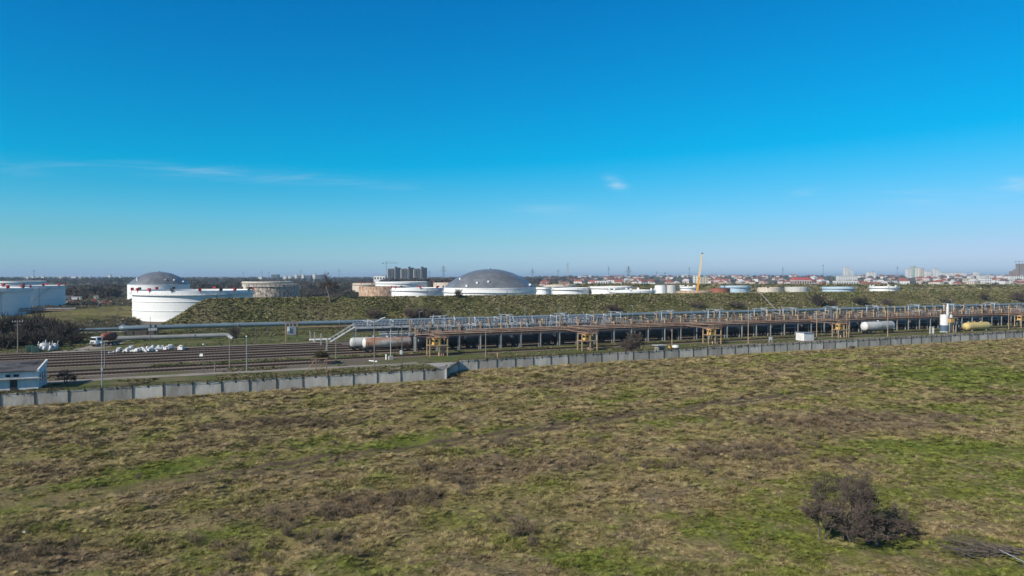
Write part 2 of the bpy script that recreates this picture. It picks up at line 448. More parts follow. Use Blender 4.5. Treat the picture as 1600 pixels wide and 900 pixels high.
M_field = field_mat("field_soil_and_grass", bump=0.8)
M_tuft = field_mat("grass_tufts", rnd=0.3, gain=1.42)
M_land = ground_mat("distant_land", [(0.105, 0.092, 0.062), ((0.085, 0.098, 0.04), .48, .62), ((0.060, 0.050, 0.040), .52, .66), ((0.16, 0.135, 0.095), .58, .72)], (0.004, 0.011, 0.02), 0)
M_yard = ground_mat("yard_earth", [(0.155, 0.125, 0.10), ((0.115, 0.118, 0.048), .47, .60), ((0.205, 0.17, 0.135), .55, .72), ((0.09, 0.075, 0.06), .56, .7)], (0.06, 0.15, 0.5))
M_grassy = ground_mat("yard_grass", [(0.095, 0.115, 0.032), ((0.165, 0.14, 0.07), .45, .62), ((0.06, 0.055, 0.03), .56, .72)], (0.12, 0.35))
M_ballast = ground_mat("track_ballast", [(0.27, 0.215, 0.18), ((0.20, 0.155, 0.125), .4, .65), ((0.33, 0.28, 0.245), .55, .75)], (0.10, 0.6))
M_berm = ground_mat("embankment_grass", [(0.125, 0.122, 0.045), ((0.195, 0.165, 0.082), .44, .62), ((0.075, 0.07, 0.034), .50, .70), ((0.12, 0.095, 0.075), .60, .72)], (0.045, 0.35, 0.07), 0.9)
M_pad = ground_mat("tank_yard_ground", [(0.21, 0.18, 0.145), ((0.115, 0.11, 0.05), .45, .6), ((0.11, 0.085, 0.075), .52, .66), ((0.32, 0.30, 0.27), .62, .72)], (0.02, 0.05, 0.04), .3)
M_path = ground_mat("pale_dirt_track", [(0.32, 0.285, 0.24), ((0.23, 0.2, 0.165), .45, .7)], (0.3,), .3)
M_slab = ground_mat("concrete_slab", [(0.36, 0.345, 0.32), ((0.27, 0.26, 0.24), .45, .7)], (0.3,), .2)

# ------------------------------------------------------------------ ground
rs = np.random.RandomState(7)


def vnoise(x, y, seed=0):
    """smooth value noise 0..1"""
    r = np.random.RandomState(seed); tab = r.rand(256, 256)
    xi, yi = np.floor(x).astype(int), np.floor(y).astype(int)
    fx, fy = x - xi, y - yi
    fx, fy = fx * fx * (3 - 2 * fx), fy * fy * (3 - 2 * fy)
    g = lambda a, b: tab[(xi + a) % 256, (yi + b) % 256]
    return (g(0, 0) * (1 - fx) + g(1, 0) * fx) * (1 - fy) + (g(0, 1) * (1 - fx) + g(1, 1) * fx) * fy


def fbm(x, y, sc, oct=4, seed=0, gain=.5):
    a, t, out = 1.0, 0.0, 0.0
    for i in range(oct):
        out = out + a * vnoise(x * sc * 2 ** i + 17.3 * i, y * sc * 2 ** i + 5.1 * i, seed + i); t += a; a *= gain
    return out / t


def grid_mesh(name, X, Y, Z, m, kind='structure', smooth=True, wrap=False):
    ny, nx = X.shape
    me = bpy.data.meshes.new(name)
    co = np.stack([X, Y, Z], -1).reshape(-1, 3).astype(np.float32)
    i, j = np.meshgrid(np.arange(ny - 1), np.arange(nx - 1), indexing='ij')
    a = i * nx + j
    q = np.stack([a, a + 1, a + nx + 1, a + nx], -1).reshape(-1, 4)
    me.vertices.add(len(co)); me.vertices.foreach_set('co', co.ravel())
    me.loops.add(q.size); me.loops.foreach_set('vertex_index', q.ravel().astype(np.int32))
    me.polygons.add(len(q)); me.polygons.foreach_set('loop_start', np.arange(0, q.size, 4, dtype=np.int32))
    me.polygons.foreach_set('use_smooth', np.full(len(q), smooth))
    me.update(calc_edges=True); me.validate()
    me.materials.append(m)
    o = bpy.data.objects.new(name, me); C.objects.link(o)
    if kind: o['kind'] = kind
    return o


def smooth01(x): x = np.clip(x, 0, 1); return x * x * (3 - 2 * x)


def land_h(x, y):
    """the land lies flat and climbs gently under the town"""
    d = np.sqrt(x * x + y * y); k = x / np.maximum(y, 1)
    town = smooth01((k + 0.12) / 0.35) * (y > 0)
    h = smooth01((d - 1500) / 2300) * (4 + 13 * town)
    return h + smooth01((d - 1200) / 1500) * 2.0 * (fbm(x, y, 1 / 600., 3, 31) - .5)


rad = np.concatenate([[0], np.geomspace(30, 30000, 90)]); an = np.linspace(0, 2 * np.pi, 181)
A_, D_ = np.meshgrid(an, rad)
X, Y = D_ * np.sin(A_), D_ * np.cos(A_)
grid_mesh('ground', X, Y, land_h(X, Y) - 0.02, M_land)


def field_h(x, y):
    s_, t_ = UX * x + UY * y, -UY * x + UX * y
    h = 0.55 * (fbm(x, y, 1 / 26., 3, 3) - .4) + 0.42 * np.abs(fbm(x, y, 1 / 3.2, 3, 11) - .5) * 2 * fbm(x, y, 1 / 14., 2, 5) + 0.85 * (fbm(x, y, 1 / 2.3, 3, 21) - .5)
    nx, ny = -RUT_D.y, RUT_D.x
    ds = (x - RUT_A.x) * nx + (y - RUT_A.y) * ny
    h -= 0.34 * np.exp(-((np.abs(ds) - 1.0) / .55) ** 2)
    lim = np.where(s_ > 44, 137.6, 127.0)
    e = smooth01((lim - t_) / 6.0)
    return np.maximum(0.03 + e * (h + 0.25), 0.02)


# the field as a sheet in yard coordinates, so that it ends along the wall
sv = np.concatenate([np.arange(-110, 60, .42), np.arange(60, 150, .6), np.arange(150, 330, 1.4)])
tv = np.concatenate([np.arange(-40, 20, 1.0), np.arange(20, 138.2, .42)])
S_, T_ = np.meshgrid(sv, tv)
X, Y = UX * S_ - UY * T_, UY * S_ + UX * T_
Z = np.where((T_ > 128.2) & (S_ < 43 + (T_ - 127.7) * .6), -.06, field_h(X, Y))
grid_mesh('field', X, Y, Z, M_field)


def sheet(name, s0, s1, t0, t1, z, m, seed=0, wob=0.0, n=None):
    """flat strip of ground in yard coordinates with uneven edges"""
    n = n or max(2, int((s1 - s0) / 4)); rng = random.Random(seed)
    mb = MB(); vs = []
    for i in range(n + 1):
        q = s0 + (s1 - s0) * i / n
        vs += [L(q, t0 + rng.uniform(-wob, wob), z), L(q, t1 + rng.uniform(-wob, wob), z)]
    mb.add(vs, [(2 * i, 2 * i + 2, 2 * i + 3, 2 * i + 1) for i in range(n)])
    return kindof(mb.build(name, m), 'structure')


def strip(name, pts, w, z, m, seed=0):
    rng = random.Random(seed); vs = []
    P = [Vector((p.x, p.y, 0)) for p in pts]
    for i, p in enumerate(P):
        d = (P[min(i + 1, len(P) - 1)] - P[max(i - 1, 0)]).normalized(); nrm = Vector((-d.y, d.x, 0)); ww = w * rng.uniform(.8, 1.15) / 2
        vs += [p + nrm * ww + Vector((0, 0, z)), p - nrm * ww + Vector((0, 0, z))]
    return kindof(MB().add(vs, [(2 * i, 2 * i + 1, 2 * i + 3, 2 * i + 2) for i in range(len(P) - 1)]).build(name, m), 'structure')


sheet('yard_ground', -190, 420, 128.3, 300, 0.024, M_yard)
sheet('yard_ground', 50, 420, 139, 180, 0.028, M_grassy, 1, .5)
sheet('grass_verge', -120, 48, 129.2, 153.5, 0.032, M_grassy, 2, 1.2)
sheet('grass_verge', -10, 330, 173.8, 178.5, 0.032, M_grassy, 3, .5)
sheet('grass_verge', -150, 420, 224, 300, 0.032, M_grassy, 4, 2.5)
sheet('grass_verge', -40, 36, 218.5, 226, 0.034, M_grassy, 4, 1.5)
sheet('path', -75, 46, 155.3, 158.0, 0.036, M_path, 5, .7)
sheet('path', -40, 34, 215.2, 217.6, 0.040, M_path, 6, .4)
sheet('paving', 31, 58, 142.5, 155.0, 0.044, M_slab, 7, .6)
sheet('paving', 56, 130, 150.0, 156.5, 0.046, M_path, 8, .8)
sheet('paving', 130, 330, 157.0, 161.5, 0.046, M_path, 9, .9)
strip('dirt_road', [G(-120, 566), G(-40, 561), G(20, 557), G(60, 553.5), G(110, 549), G(145, 544), G(170, 537.5), G(195, 529), G(230, 523)], 7.0, 0.048, M_path, 1)
strip('canal_road', [G(40, 522), G(95, 521.3), G(140, 520), G(200, 518)], 9.0, 0.052, M_slab, 1)
sheet('tank_yard_ground', -300, 720, 318, 700, 0.026, M_pad, 3, 3, 40)
strip('dirt_road', [G(95, 489, 0), G(130, 483), G(165, 477), G(190, 472), G(215, 467)], 8, 0.05, M_slab, 3)
strip('dirt_road', [G(60, 491), G(110, 486), G(150, 481), G(100, 484), G(60, 487)], 5, 0.054, M_slab, 3)

# ------------------------------------------------------------------ railway tracks
TRACKS = [(165.2, -150, 30), (171.4, -190, 345), (182.5, -190, 345), (188.2, -190, 345), (194.6, -190, 120), (201.4, -190, 60), (207.0, -190, 38), (212.2, -190, 34)]
tname = ['nearest the perimeter wall', 'carrying the lone silver wagon', 'carrying the black wagon row', 'just behind the black wagon row', 'fifth from the wall in the sidings', 'sixth from the wall in the sidings',
         'second from the pale concrete edge', 'along the pale concrete edge and white bags']
for i, (t, s0, s1) in enumerate(TRACKS):
    z0 = .05 + .004 * i
    sheet('ballast', s0, s1, t - 2.35, t + 2.35, z0, M_ballast, 40 + i, .35)
    tr = thing('railway_track', 'rusty railway track on dark sleepers, ' + tname[i], 'railway track', L(s0, t, z0), YR, 'railway tracks of the sidings')
    Ln = s1 - s0
    for q in (-.76, .76):
        mb = MB(); mb.box((Ln / 2, q, .20), (Ln, .08, .05)); mb.box((Ln / 2, q, .12), (Ln, .035, .13)); mb.box((Ln / 2, q, .065), (Ln, .15, .03)); mb.build('rail', M_rail, tr)
    mb = MB()
    for k in range(int(Ln / .8)): mb.box((.4 + k * .8, 0, -.02), (.34, 2.3, .13))
    kindof(mb.build('sleepers', M_sleeper, tr), 'stuff')

# ------------------------------------------------------------------ grassy embankment in front of the tanks
def base_t(s): return 309 - 17 * (s + 13) / 550.0
def crest_t(s): return 326.5 - 10.5 * (s - 5) / 543.0


def bund_h(s, t, s0=-15.0):
    bt, ct = 309 - 17 * (s + 13) / 550.0, 326.5 - 10.5 * (s - 5) / 543.0
    f = (t - bt) / (ct - bt); b = (ct + 9.5 - t) / 7.5
    e = (s - s0) / 20.0
    h = np.minimum(np.minimum(f, b), e)
    h = smooth01(h * .86 + .07) * 1.05 - .02
    h = np.clip(h, -0.02, 1.0)
    return h * (10.35 - .55 * np.clip(s / 500, 0, 1))


sv, tv = np.arange(-22, 720, 1.1), np.concatenate([np.arange(284, 338, .8), [339, 341]])
S_, T_ = np.meshgrid(sv, tv); X, Y = UX * S_ - UY * T_, UY * S_ + UX * T_
H = bund_h(S_, T_); rough = np.clip(H / 1.0, 0, 1)
Z = H + rough * (np.where(T_ > 312, .5, 1.0) * (fbm(S_, T_, 1 / 9., 4, 51) - .5) + .4 * (fbm(S_, T_, 1 / 30., 2, 61) - .5)) * np.clip((S_ + 14) / 20, .3, 1) + 0.02
grid_mesh('embankment', X, Y, Z, M_berm)


def bund_path(a, b, w):
    A, B = Vector(a), Vector(b); n = 22; d = (B - A).normalized(); nr = Vector((-d.y, d.x)); q = np.linspace(0, 1, n)[:, None]; e = np.linspace(-w, w, 4)[None, :]
    S2 = A.x + (B.x - A.x) * q + nr.x * e; T2 = A.y + (B.y - A.y) * q + nr.y * e; Z2 = np.maximum(bund_h(S2, T2), 0) + .75
    grid_mesh('path', UX * S2 - UY * T2, UY * S2 + UX * T2, Z2, M_path)


bund_path((S_at(1216, 300), 300.5), (S_at(1186, 319), 319.5), .55)


def mound(name, c, la, lb, h, rot, m, seed):
    n = 26; q = np.linspace(-1, 1, n); A, B = np.meshgrid(q, q)
    hh = smooth01(1 - np.sqrt(A * A + B * B)) * h * (1 + .5 * (fbm(A * 4 + 9, B * 4 + 9, 1., 3, seed) - .5)) + 0.01
    cr, sr = math.cos(R(rot)), math.sin(R(rot))
    return grid_mesh(name, c.x + A * la * cr - B * lb * sr, c.y + A * la * sr + B * lb * cr, hh, m)


mound('hill', G(150, 497), 48, 16, 4.5, 12, M_berm, 3)
mound('hill', G(60, 506), 30, 14, 4.0, 20, M_berm, 4)
mound('hill', G(120, 503), 26, 9, 3.0, 22, M_berm, 5)
mound('hill', G(200, 486), 40, 12, 3.0, 10, M_berm, 6)
mound('hill', G(20, 510), 34, 14, 4.0, 20, M_berm, 7)
# second, farther bund closing the tank yard
sv = np.arange(-20, 900, 6.0); tv = np.linspace(-26, 26, 23)
S_, T_ = np.meshgrid(sv, tv)
X = S_ + 15; Y = 905 - .155 * S_ + T_
Z = 9.6 * smooth01(1.25 * (1 - np.abs(T_) / 26.0)) * np.clip((S_ + 20) / 60., 0, 1) + .8 * (fbm(S_, T_, 1 / 18., 3, 71) - .5) - 0.05
grid_mesh('embankment', X, Y, Z, M_berm)

# ------------------------------------------------------------------ perimeter wall
M_wallp = mat("wall_panel_concrete", (0.56, 0.515, 0.445), (0.35, 0.32, 0.275), 0.55, 0.92, bump=0.35, bscale=2.5, rnd=0.27, stretch=(1, 1, .35), lo=.3, hi=.7, detail=8)
M_wpost = mat('dark_post', (.055, .05, .044), (.09, .08, .07), 1.5, .9)
M_wire = mat("rusty_wire", (0.09, 0.06, 0.045), rough=.8)
M_creep = mat("dry_creeper", (0.085, 0.062, 0.045), (0.06, 0.058, 0.03), 2, .95)


def wall(s0, s1, t, label, pitch=4.35, h=2.3, seed=0, half=True):
    rng = random.Random(seed)
    w = thing('concrete_wall', label, 'wall', L(s0, t, 0), YR, 'perimeter wall')
    n = int(round((s1 - s0) / pitch)); pitch = (s1 - s0) / n
    for i in range(n):
        mb = MB(); x0 = i * pitch; hh = h + rng.uniform(-.04, .04); y = rng.uniform(-.012, .012)
        if half:
            for k in (0, 1): mb.box((x0 + pitch * (.25 + .5 * k), y + rng.uniform(-.01, .01), hh / 2), (pitch / 2 - .03, .12, hh + rng.uniform(-.05, .05)), rx=rng.uniform(-.02, .02))
        else: mb.box((x0 + pitch / 2, y, hh / 2), (pitch - .05, .12, hh), rx=rng.uniform(-.02, .02), ry=rng.uniform(-.006, .006))
        mb.build('panel', M_wallp, w)
        mb = MB(); mb.box((x0, -.085, (h - .1) / 2), (.15, .13, h - .1)); mb.build('post', M_wpost, w)
        mb = MB()
        for xx in (x0, x0 + pitch / 2):
            mb.box((xx, -.05, h + .12), (.10, .10, .5)); mb.box((xx, -.22, h + .42), (.05, .45, .05), rx=R(-35)); mb.box((xx, -.085, h - .15), (.25, .05, .28))
        mb.build('bracket', M_darkbox, w)
    mb = MB()
    for (yy, zz) in ((-.05, h + .3), (-.22, h + .42), (-.38, h + .55)):
        a = Vector((0, yy, zz))
        for i in range(n * 2):
            b = Vector(((i + 1) * pitch / 2, yy + rng.uniform(-.04, .04), zz + rng.uniform(-.10, .05))); mb.tube(a, b, .022, n=3); a = b
    mb.build('barbed_wire', M_wire, w)
    mb = MB()                                   # dry creeper caught on the top of the wall
    for i in range(n * 14):
        if vnoise(np.array([i * .05 + seed * 9.7]), np.array([.5]), 4)[0] < .42: continue
        x = rng.uniform(0, n * pitch); y = rng.uniform(-.2, .15); z = h + rng.uniform(-.05, .1)
        for k in range(4):
            mb.tube((x, y, z), (x + rng.uniform(-.7, .7), y + rng.uniform(-.25, .3), z + rng.uniform(-.55, .55)), .03, .012, n=3)
    kindof(mb.build('dry_creeper', M_creep, w), 'stuff')
    return w


wall(-45, 43, 127.7, 'long grey concrete panel wall along the dry field, left of the corner', seed=1, half=False)
wall(49.4, 330, 138.4, 'long grey concrete panel wall in front of the loading racks, right of the corner', seed=2)
# the short return wall between the two
a, b = L(43, 127.7), L(49.4, 138.4); d = b - a; rz = math.atan2(d.y, d.x)
w = thing('concrete_wall', 'short shadowed return wall joining the two long concrete walls at the corner', 'wall', a, rz, 'perimeter wall')
for k in range(3):
    q = d.length / 3; MB().box((q * (k + .5), 0, 1.15), (q - .05, .12, 2.3)).build('panel', M_wallp, w)
MB().box((0, -.02, 1.2), (.42, .42, 2.4)).build('corner_post', M_concl, w)
MB().box((d.length, 0, 1.15), (.2, .2, 2.3)).build('post', M_concd, w)
mb = MB(); rng = random.Random(5)
for k in range(60):
    x = rng.uniform(.5, d.length); p = Vector((x, rng.uniform(-.2, .2), 2.25))
    for j in range(3): mb.tube(p, p + Vector((rng.uniform(-.6, .6), rng.uniform(-.5, .5), rng.uniform(-.7, .5))), .03, .012, n=3)
kindof(mb.build('dry_creeper', M_creep, w), 'stuff')

# ------------------------------------------------------------------ storage tanks


def tank(pl, pr, rim_y, H, m, label, top='open', girder=True, pods=0, rings=0, rail=True, stair=True, rim_m=None, seed=0, dome_h=11.5, group=None, podm=None):
    df = (CAMZ - H) * F / (rim_y - HORY); w = pr - pl
    a1, a2 = math.atan((pl - 800) / F), math.atan((pr - 800) / F); ph, al = (a1 + a2) / 2, (a2 - a1) / 2
    D_ = df / math.cos(ph) / (1 - math.sin(al)); Rr = D_ * math.sin(al); dc, cx = D_ * math.cos(ph), D_ * math.sin(ph)
    rng = random.Random(seed + 100); n = 72 if Rr > 15 else 40
    t = thing('domed_storage_tank' if top == 'dome' else 'storage_tank', label, 'storage tank', (cx, dc, 0), 0, group)
    face = math.atan2(-dc, -cx)                 # bearing from the tank towards the drone
    mb = MB(); mb.lathe([(Rr + .6, .0), (Rr + .6, .25), (Rr + .6, .25), (Rr, .25), (Rr, .25), (Rr, H), (Rr, H), (Rr - .25, H), (Rr - .25, H), (Rr - .25, H - 2.6)], n)
    mb.build('shell', m, t)
    if top == 'open':
        mb = MB(); mb.lathe([(Rr - .3, H - 2.4), (Rr - .3, H - 1.5), (Rr - .3, H - 1.5), (Rr - 3, H - 1.4), (Rr - 3, H - 1.4), (Rr - 3.2, H - 2.2), (Rr - 3.2, H - 2.2), (0.01, H - 2.0)], n)
        for k in range(10):
            q = rng.uniform(0, 6.28); r_ = Rr * rng.uniform(.2, .85); mb.tube((r_ * math.cos(q), r_ * math.sin(q), H - 2.1), (r_ * math.cos(q), r_ * math.sin(q), H - 1.0), .35, n=8)
        mb.build('floating_roof', M_roofdeck, t)
    elif top == 'cone':
        MB().lathe([(Rr + .15, H), (Rr + .15, H + .12), (Rr * .5, H + Rr * .05), (.01, H + Rr * .085)], n, smooth=False).build('roof', rim_m or M_rim, t)
    elif top == 'dome':
        # geodesic aluminium dome: flat triangular panels on a spherical cap
        rs_ = (Rr * Rr + dome_h * dome_h) / (2 * dome_h); th = math.asin(min(1, Rr / rs_)); nr = 13; vs = [Vector((0, 0, 1))]; idx = [[0]]
        for j in range(1, nr + 1):
            row = []
            for i in range(6 * j):
                row.append(len(vs)); q = 2 * math.pi * (i + (.5 if j % 2 else 0) * 0) / (6 * j); a_ = th * j / nr
                vs.append(Vector((math.sin(a_) * math.cos(q), math.sin(a_) * math.sin(q), math.cos(a_))))
            idx.append(row)
        pv = [Vector((p.x * rs_, p.y * rs_, H + .5 + p.z * rs_ - (rs_ - dome_h) + rng.uniform(-.11, .11))) for p in vs]
        fs = []
        for j in range(1, nr + 1):
            A, B = idx[j - 1], idx[j]
            for sct in range(6):
                for i in range(j):
                    b0, b1 = B[(sct * j + i) % (6 * j)], B[(sct * j + i + 1) % (6 * j)]
                    a0 = A[(sct * (j - 1) + i) % max(1, 6 * (j - 1))]
                    fs.append((a0, b0, b1))
                    if i < j - 1: fs.append((a0, b1, A[(sct * (j - 1) + i + 1) % max(1, 6 * (j - 1))]))
        roof_o = MB().add(pv, fs).build('dome_roof', M_alu, t)
        for k in range(5):
            q = face + rng.uniform(-1.2, 1.2); a_ = th * rng.uniform(.7, .97)
            p = Vector((math.sin(a_) * math.cos(q) * rs_, math.sin(a_) * math.sin(q) * rs_, H + .5 + math.cos(a_) * rs_ - (rs_ - dome_h)))
            MB().box(p + Vector((0, 0, .5)), (1.2, 1.2, 1.1), rz=q).build('roof_hatch', M_rim, roof_o)
        MB().tube((0, 0, H + dome_h), (0, 0, H + dome_h + 1.2), .7).build('roof_vent', M_galv, roof_o)
        MB().lathe([(Rr + .1, H), (Rr + .1, H + .8), (Rr + .1, H + .8), (Rr - .6, H + .9)], n).build('rim_ring', M_rim, t)
    if girder:
        g0, g1 = (H - 2.0, H - .75) if Rr > 15 else (H - 1.3, H - .45)
        mb = MB(); mb.lathe([(Rr - .02, g0), (Rr + 1.05, g0), (Rr + 1.05, g0), (Rr + 1.05, g0 + .12), (Rr + 1.05, g0 + .12), (Rr + .02, g0 + .12)], n)
        mb.build('wind_girder', M_rim if rim_m is None else rim_m, t)
        mb = MB(); k = int(Rr * 2.2)
        for i in range(k):
            q = 2 * math.pi * i / k; x, y = (Rr + 1.0) * math.cos(q), (Rr + 1.0) * math.sin(q)
            mb.tube((x, y, g0 + .1), (x, y, g0 + 1.2), .04, n=4, cap=False)
        for zz in (.65, 1.2): mb.lathe([(Rr + 1.0, g0 + zz - .04), (Rr + 1.04, g0 + zz), (Rr + 1.0, g0 + zz + .04), (Rr + .96, g0 + zz), (Rr + 1.0, g0 + zz - .04)], n)
        if rail: mb.build('walkway_railing', M_galvw, t)
    for i in range(rings):
        zz = H * (.64 - .30 * i); MB().lathe([(Rr, zz - .12), (Rr + .22, zz - .12), (Rr + .22, zz - .12), (Rr + .22, zz + .12), (Rr + .22, zz + .12), (Rr, zz + .12)], n).build('stiffener_ring', M_rim, t)
    for i in range(pods):                        # red foam chambers standing round the rim
        q = face + 2 * math.pi * (i + rng.uniform(-.25, .25)) / pods; x, y = (Rr + .1) * math.cos(q), (Rr + .1) * math.sin(q)
        mb = MB(); mb.box((x, y, H + .60), (.9, 1.25, 1.2), rz=q); mb.tube((x, y, H - 1.0), (x, y, H + .2), .10, n=6)
        mb.build('foam_chamber', podm or (M_redbox if rng.random() < .72 else M_darkbox), t)
    if stair:
        mb = MB(); q0 = face + rng.uniform(-.5, .1); N = 34
        for i in range(N):
            q = q0 + 18.0 / Rr * i / N; z = .4 + (H - 1.2) * i / N; mb.box(((Rr + .6) * math.cos(q), (Rr + .6) * math.sin(q), z), (.9, .42, .06), rz=q)
            if i % 3 == 0: mb.tube(((Rr + 1.05) * math.cos(q), (Rr + 1.05) * math.sin(q), z), ((Rr + 1.05) * math.cos(q), (Rr + 1.05) * math.sin(q), z + 1.1), .03, n=4)
        a = q0; mb.path([((Rr + 1.05) * math.cos(q0 + 18. / Rr * i / 10), (Rr + 1.05) * math.sin(q0 + 18. / Rr * i / 10), 1.5 + (H - 1.2) * i / 10) for i in range(11)], .035, 4)
        mb.build('spiral_stair', M_galv, t)
    q = face + .35; mb = MB()
    mb.tube(((Rr + .12) * math.cos(q), (Rr + .12) * math.sin(q), .3), ((Rr + .12) * math.cos(q), (Rr + .12) * math.sin(q), H - .4), .10, n=6); mb.build('riser_pipe', M_galv, t)
    return t


tank(-103, 47.5, 450.5, 14, M_white, 'shadowed white storage tank cut off by the left edge, foremost of the left group', pods=12, rings=2, seed=1)
tank(-30, 102, 446.5, 14, M_white, 'shadowed white storage tank behind and right of the foremost tank at the left edge', pods=12, rings=2, seed=2)
tank(-24, 73, 439.3, 14, M_white, 'farthest white tank of the left group, only its rim showing behind two others', pods=0, seed=3)
tank(198.5, 297, 446.5, 12, M_white, 'white tank with grey aluminium dome, behind the large bright tank at the embankment end', 'dome', girder=False, seed=4, dome_h=11.3)
tank(206, 395, 454.5, 13.5, M_white, 'big bright white open storage tank standing at the left end of the grassy embankment', pods=18, rings=2, seed=5)
tank(378, 457, 439.9, 14, M_cream, 'cream tank with a clean white rim, behind the brown stained tank', seed=6)
tank(384, 468, 444.3, 13.2, M_brown, 'tank with dark brown stains under its rim, right of the big bright white tank', seed=7)
tank(550.5, 608, 442.5, 12, M_cream, 'cream rusty tank behind the orange rust-streaked tank', rim_m=M_brownst, pods=9, seed=8, rail=False)
tank(586.5, 668, 440.3, 14, M_white, 'wide white tank directly below the dark apartment blocks, behind the rusty tank', seed=10)
tank(560.5, 634, 448.0, 12, M_rust, 'orange rust-streaked tank in front, overlapped by the white tank on its right', girder=False, rim_m=M_brownst, seed=9)
tank(611.5, 693, 450.0, 12, M_white, 'white tank between the orange rusty tank and the large domed tank', pods=8, rings=0, seed=11)
tank(677, 722, 441.7, 13, M_cream, 'small cream tank with a red side box, behind the left edge of the large dome', girder=False, pods=6, rim_m=M_brownst, seed=12)
tank(693.5, 837, 452.5, 12, M_white, 'white tank under the large grey aluminium dome in the middle of the photo', 'dome', rings=0, seed=13, dome_h=12.0)
tank(837.5, 861.5, 449.3, 11, M_white, 'narrow white tank just right of the large domed tank', 'cone', rail=False, seed=14)
tank(850, 900, 445.0, 11, M_cream, 'pinkish white tank rim peeking over the white tank right of the narrow one', pods=5, rim_m=M_rim, seed=15)
tank(862.5, 922, 450.0, 12, M_white, 'white tank with a shadowed right third, second right of the large dome', seed=16, pods=0)
tank(921.5, 987, 447.8, 13, M_white, 'white tank overlapped on its right by a wide low white tank', seed=17)
tank(952, 1023, 453.8, 11.7, M_white, 'wide low white tank with cluttered rim, rightmost of the white row', seed=18, pods=7, podm=M_rim)
tank(1023, 1042, 446.0, 11, M_white, 'slim white tank, left one of the pair beside the yellow crane', 'cone', girder=False, seed=19)
tank(1040, 1058, 446.0, 11, M_grey, 'slim greyish tank, right one of the pair beside the yellow crane', 'cone', girder=False, seed=20)
tank(1063, 1090, 448.0, 11, M_white, 'partly built white tank directly behind the base of the yellow crane boom', seed=21, pods=7, podm=M_rim)
tank(1056, 1113, 455.2, 9.4, M_rust, 'low rusty orange tank ring at the foot of the yellow crane boom', girder=False, rim_m=M_rust, seed=32, pods=0)
tank(1108, 1141, 451.0, 11, M_red, 'low dark red primed tank right of the yellow crane', 'cone', girder=False, rim_m=M_red, seed=22)
tank(1126, 1172, 446.8, 12, M_blue, 'pale blue tank right of the dark red tank', rim_m=M_blue, seed=23)
tank(1183, 1222, 449.2, 11, M_cream, 'cream white low tank right of the pale blue one', seed=24, girder=False, pods=5, podm=M_darkbox)
tank(1226, 1263, 448.6, 11.3, M_grey, 'grey tank with a shadowed right edge, below the red roofed building', seed=25, girder=False)
tank(1284, 1336, 448.6, 11.6, M_blue, 'pale blue white tank of which only the top shows over the embankment', seed=26, rim_m=M_rim)
tank(1358, 1404, 447.8, 11.6, M_white, 'rightmost white tank top showing over the embankment', seed=27, pods=5, podm=M_rim)

# ------------------------------------------------------------------ pipelines


def pipeline(label, s0, s1, t, z, r, m, step=9.0, sup=True, end0=None, end1=None, flanges=30.0, name='pipeline'):
    o = thing(name, label, 'pipeline', L(s0, t, 0), YR)
    Ln = s1 - s0; pts = []
    if end0 == 'down': pts += [(0 - 2.2 * r, 0, .1), (-2.1 * r, 0, z - 2.2 * r), (-1.6 * r, 0, z - .8 * r), (-.6 * r, 0, z - .1 * r)]
    if end0 == 'back': pts += [(-1.2 * r, 9, z), (-1.2 * r, 2 * r, z), (-.9 * r, .8 * r, z), (-.2 * r, .15 * r, z)]
    n = max(2, int(Ln / 12)); rng = random.Random(int(s0 * 7 + t))
    pts += [(Ln * i / n, 0, z + (rng.uniform(-.05, .05) if 0 < i < n else 0)) for i in range(n + 1)]
    if end1 == 'down': pts += [(Ln + .8 * r, -.1 * r, z - .1 * r), (Ln + 1.8 * r, -.5 * r, z - .7 * r), (Ln + 2.6 * r, -1.6 * r, z - 1.6 * r), (Ln + 3.4 * r, -2.6 * r, .0)]
    MB().path(pts, r, 14).build('pipe', m, o)
    if flanges:
        mb = MB(); k = 1
        while k * flanges < Ln: mb.lathe([(r, -.15), (r + .14, -.15), (r + .14, -.15), (r + .14, .15), (r + .14, .15), (r, .15)], 14, c=(k * flanges, 0, z), axis='x'); k += 1
        if mb.v: mb.build('flange', M_galv, o)
    if sup:
        for k in range(int(Ln / step) + 1):
            if k > 95: break
            mb = MB(); x = min(k * step + 1, Ln - .5); mb.box((x, 0, (z - r) / 2 - .05), (.5, r * 1.5, z - r + .1)); mb.box((x, 0, z - r), (.6, r * 2.2, .2)); mb.build('support', M_concd, o)
    return o


p0 = S_at(193, 271)
pipeline('thick blue grey pipeline on low supports along the foot of the embankment', p0, 640, 271, 2.45, .80, M_bluep, 9, end0='back', flanges=36)
pipeline('thinner dark pipeline running behind the thick blue grey pipeline', p0 + 40, 640, 276.5, 2.3, .50, M_bluep, 12, flanges=30)
pipeline('slim rusty pipe low in front of the thick blue grey pipeline', S_at(470, 266), 640, 266.5, 1.2, .28, M_brownst, 12, flanges=0)
pipeline('dark insulated pipe in the shade between racks and blue grey pipeline', S_at(900, 262), 560, 262.5, 1.6, .42, M_darkbox, 12, flanges=20)
pipeline('grey lagged pipe lying in the weeds with its right end bent into the ground', S_at(178, 243), S_at(352, 243), 243, 1.15, .68, M_greyp, 14, end1='down', flanges=22)
for i, (t, z, r) in enumerate(((281, 1.6, .5), (284.5, 1.2, .45))):
    pipeline(('pale blue pipe low over the ground at the left, ending behind the thick pipeline', 'pale blue pipe farther back, parallel beside the low left pipe')[i],
             S_at(70, t), S_at(196, t), t, z, r, M_bluep, 14, flanges=0)
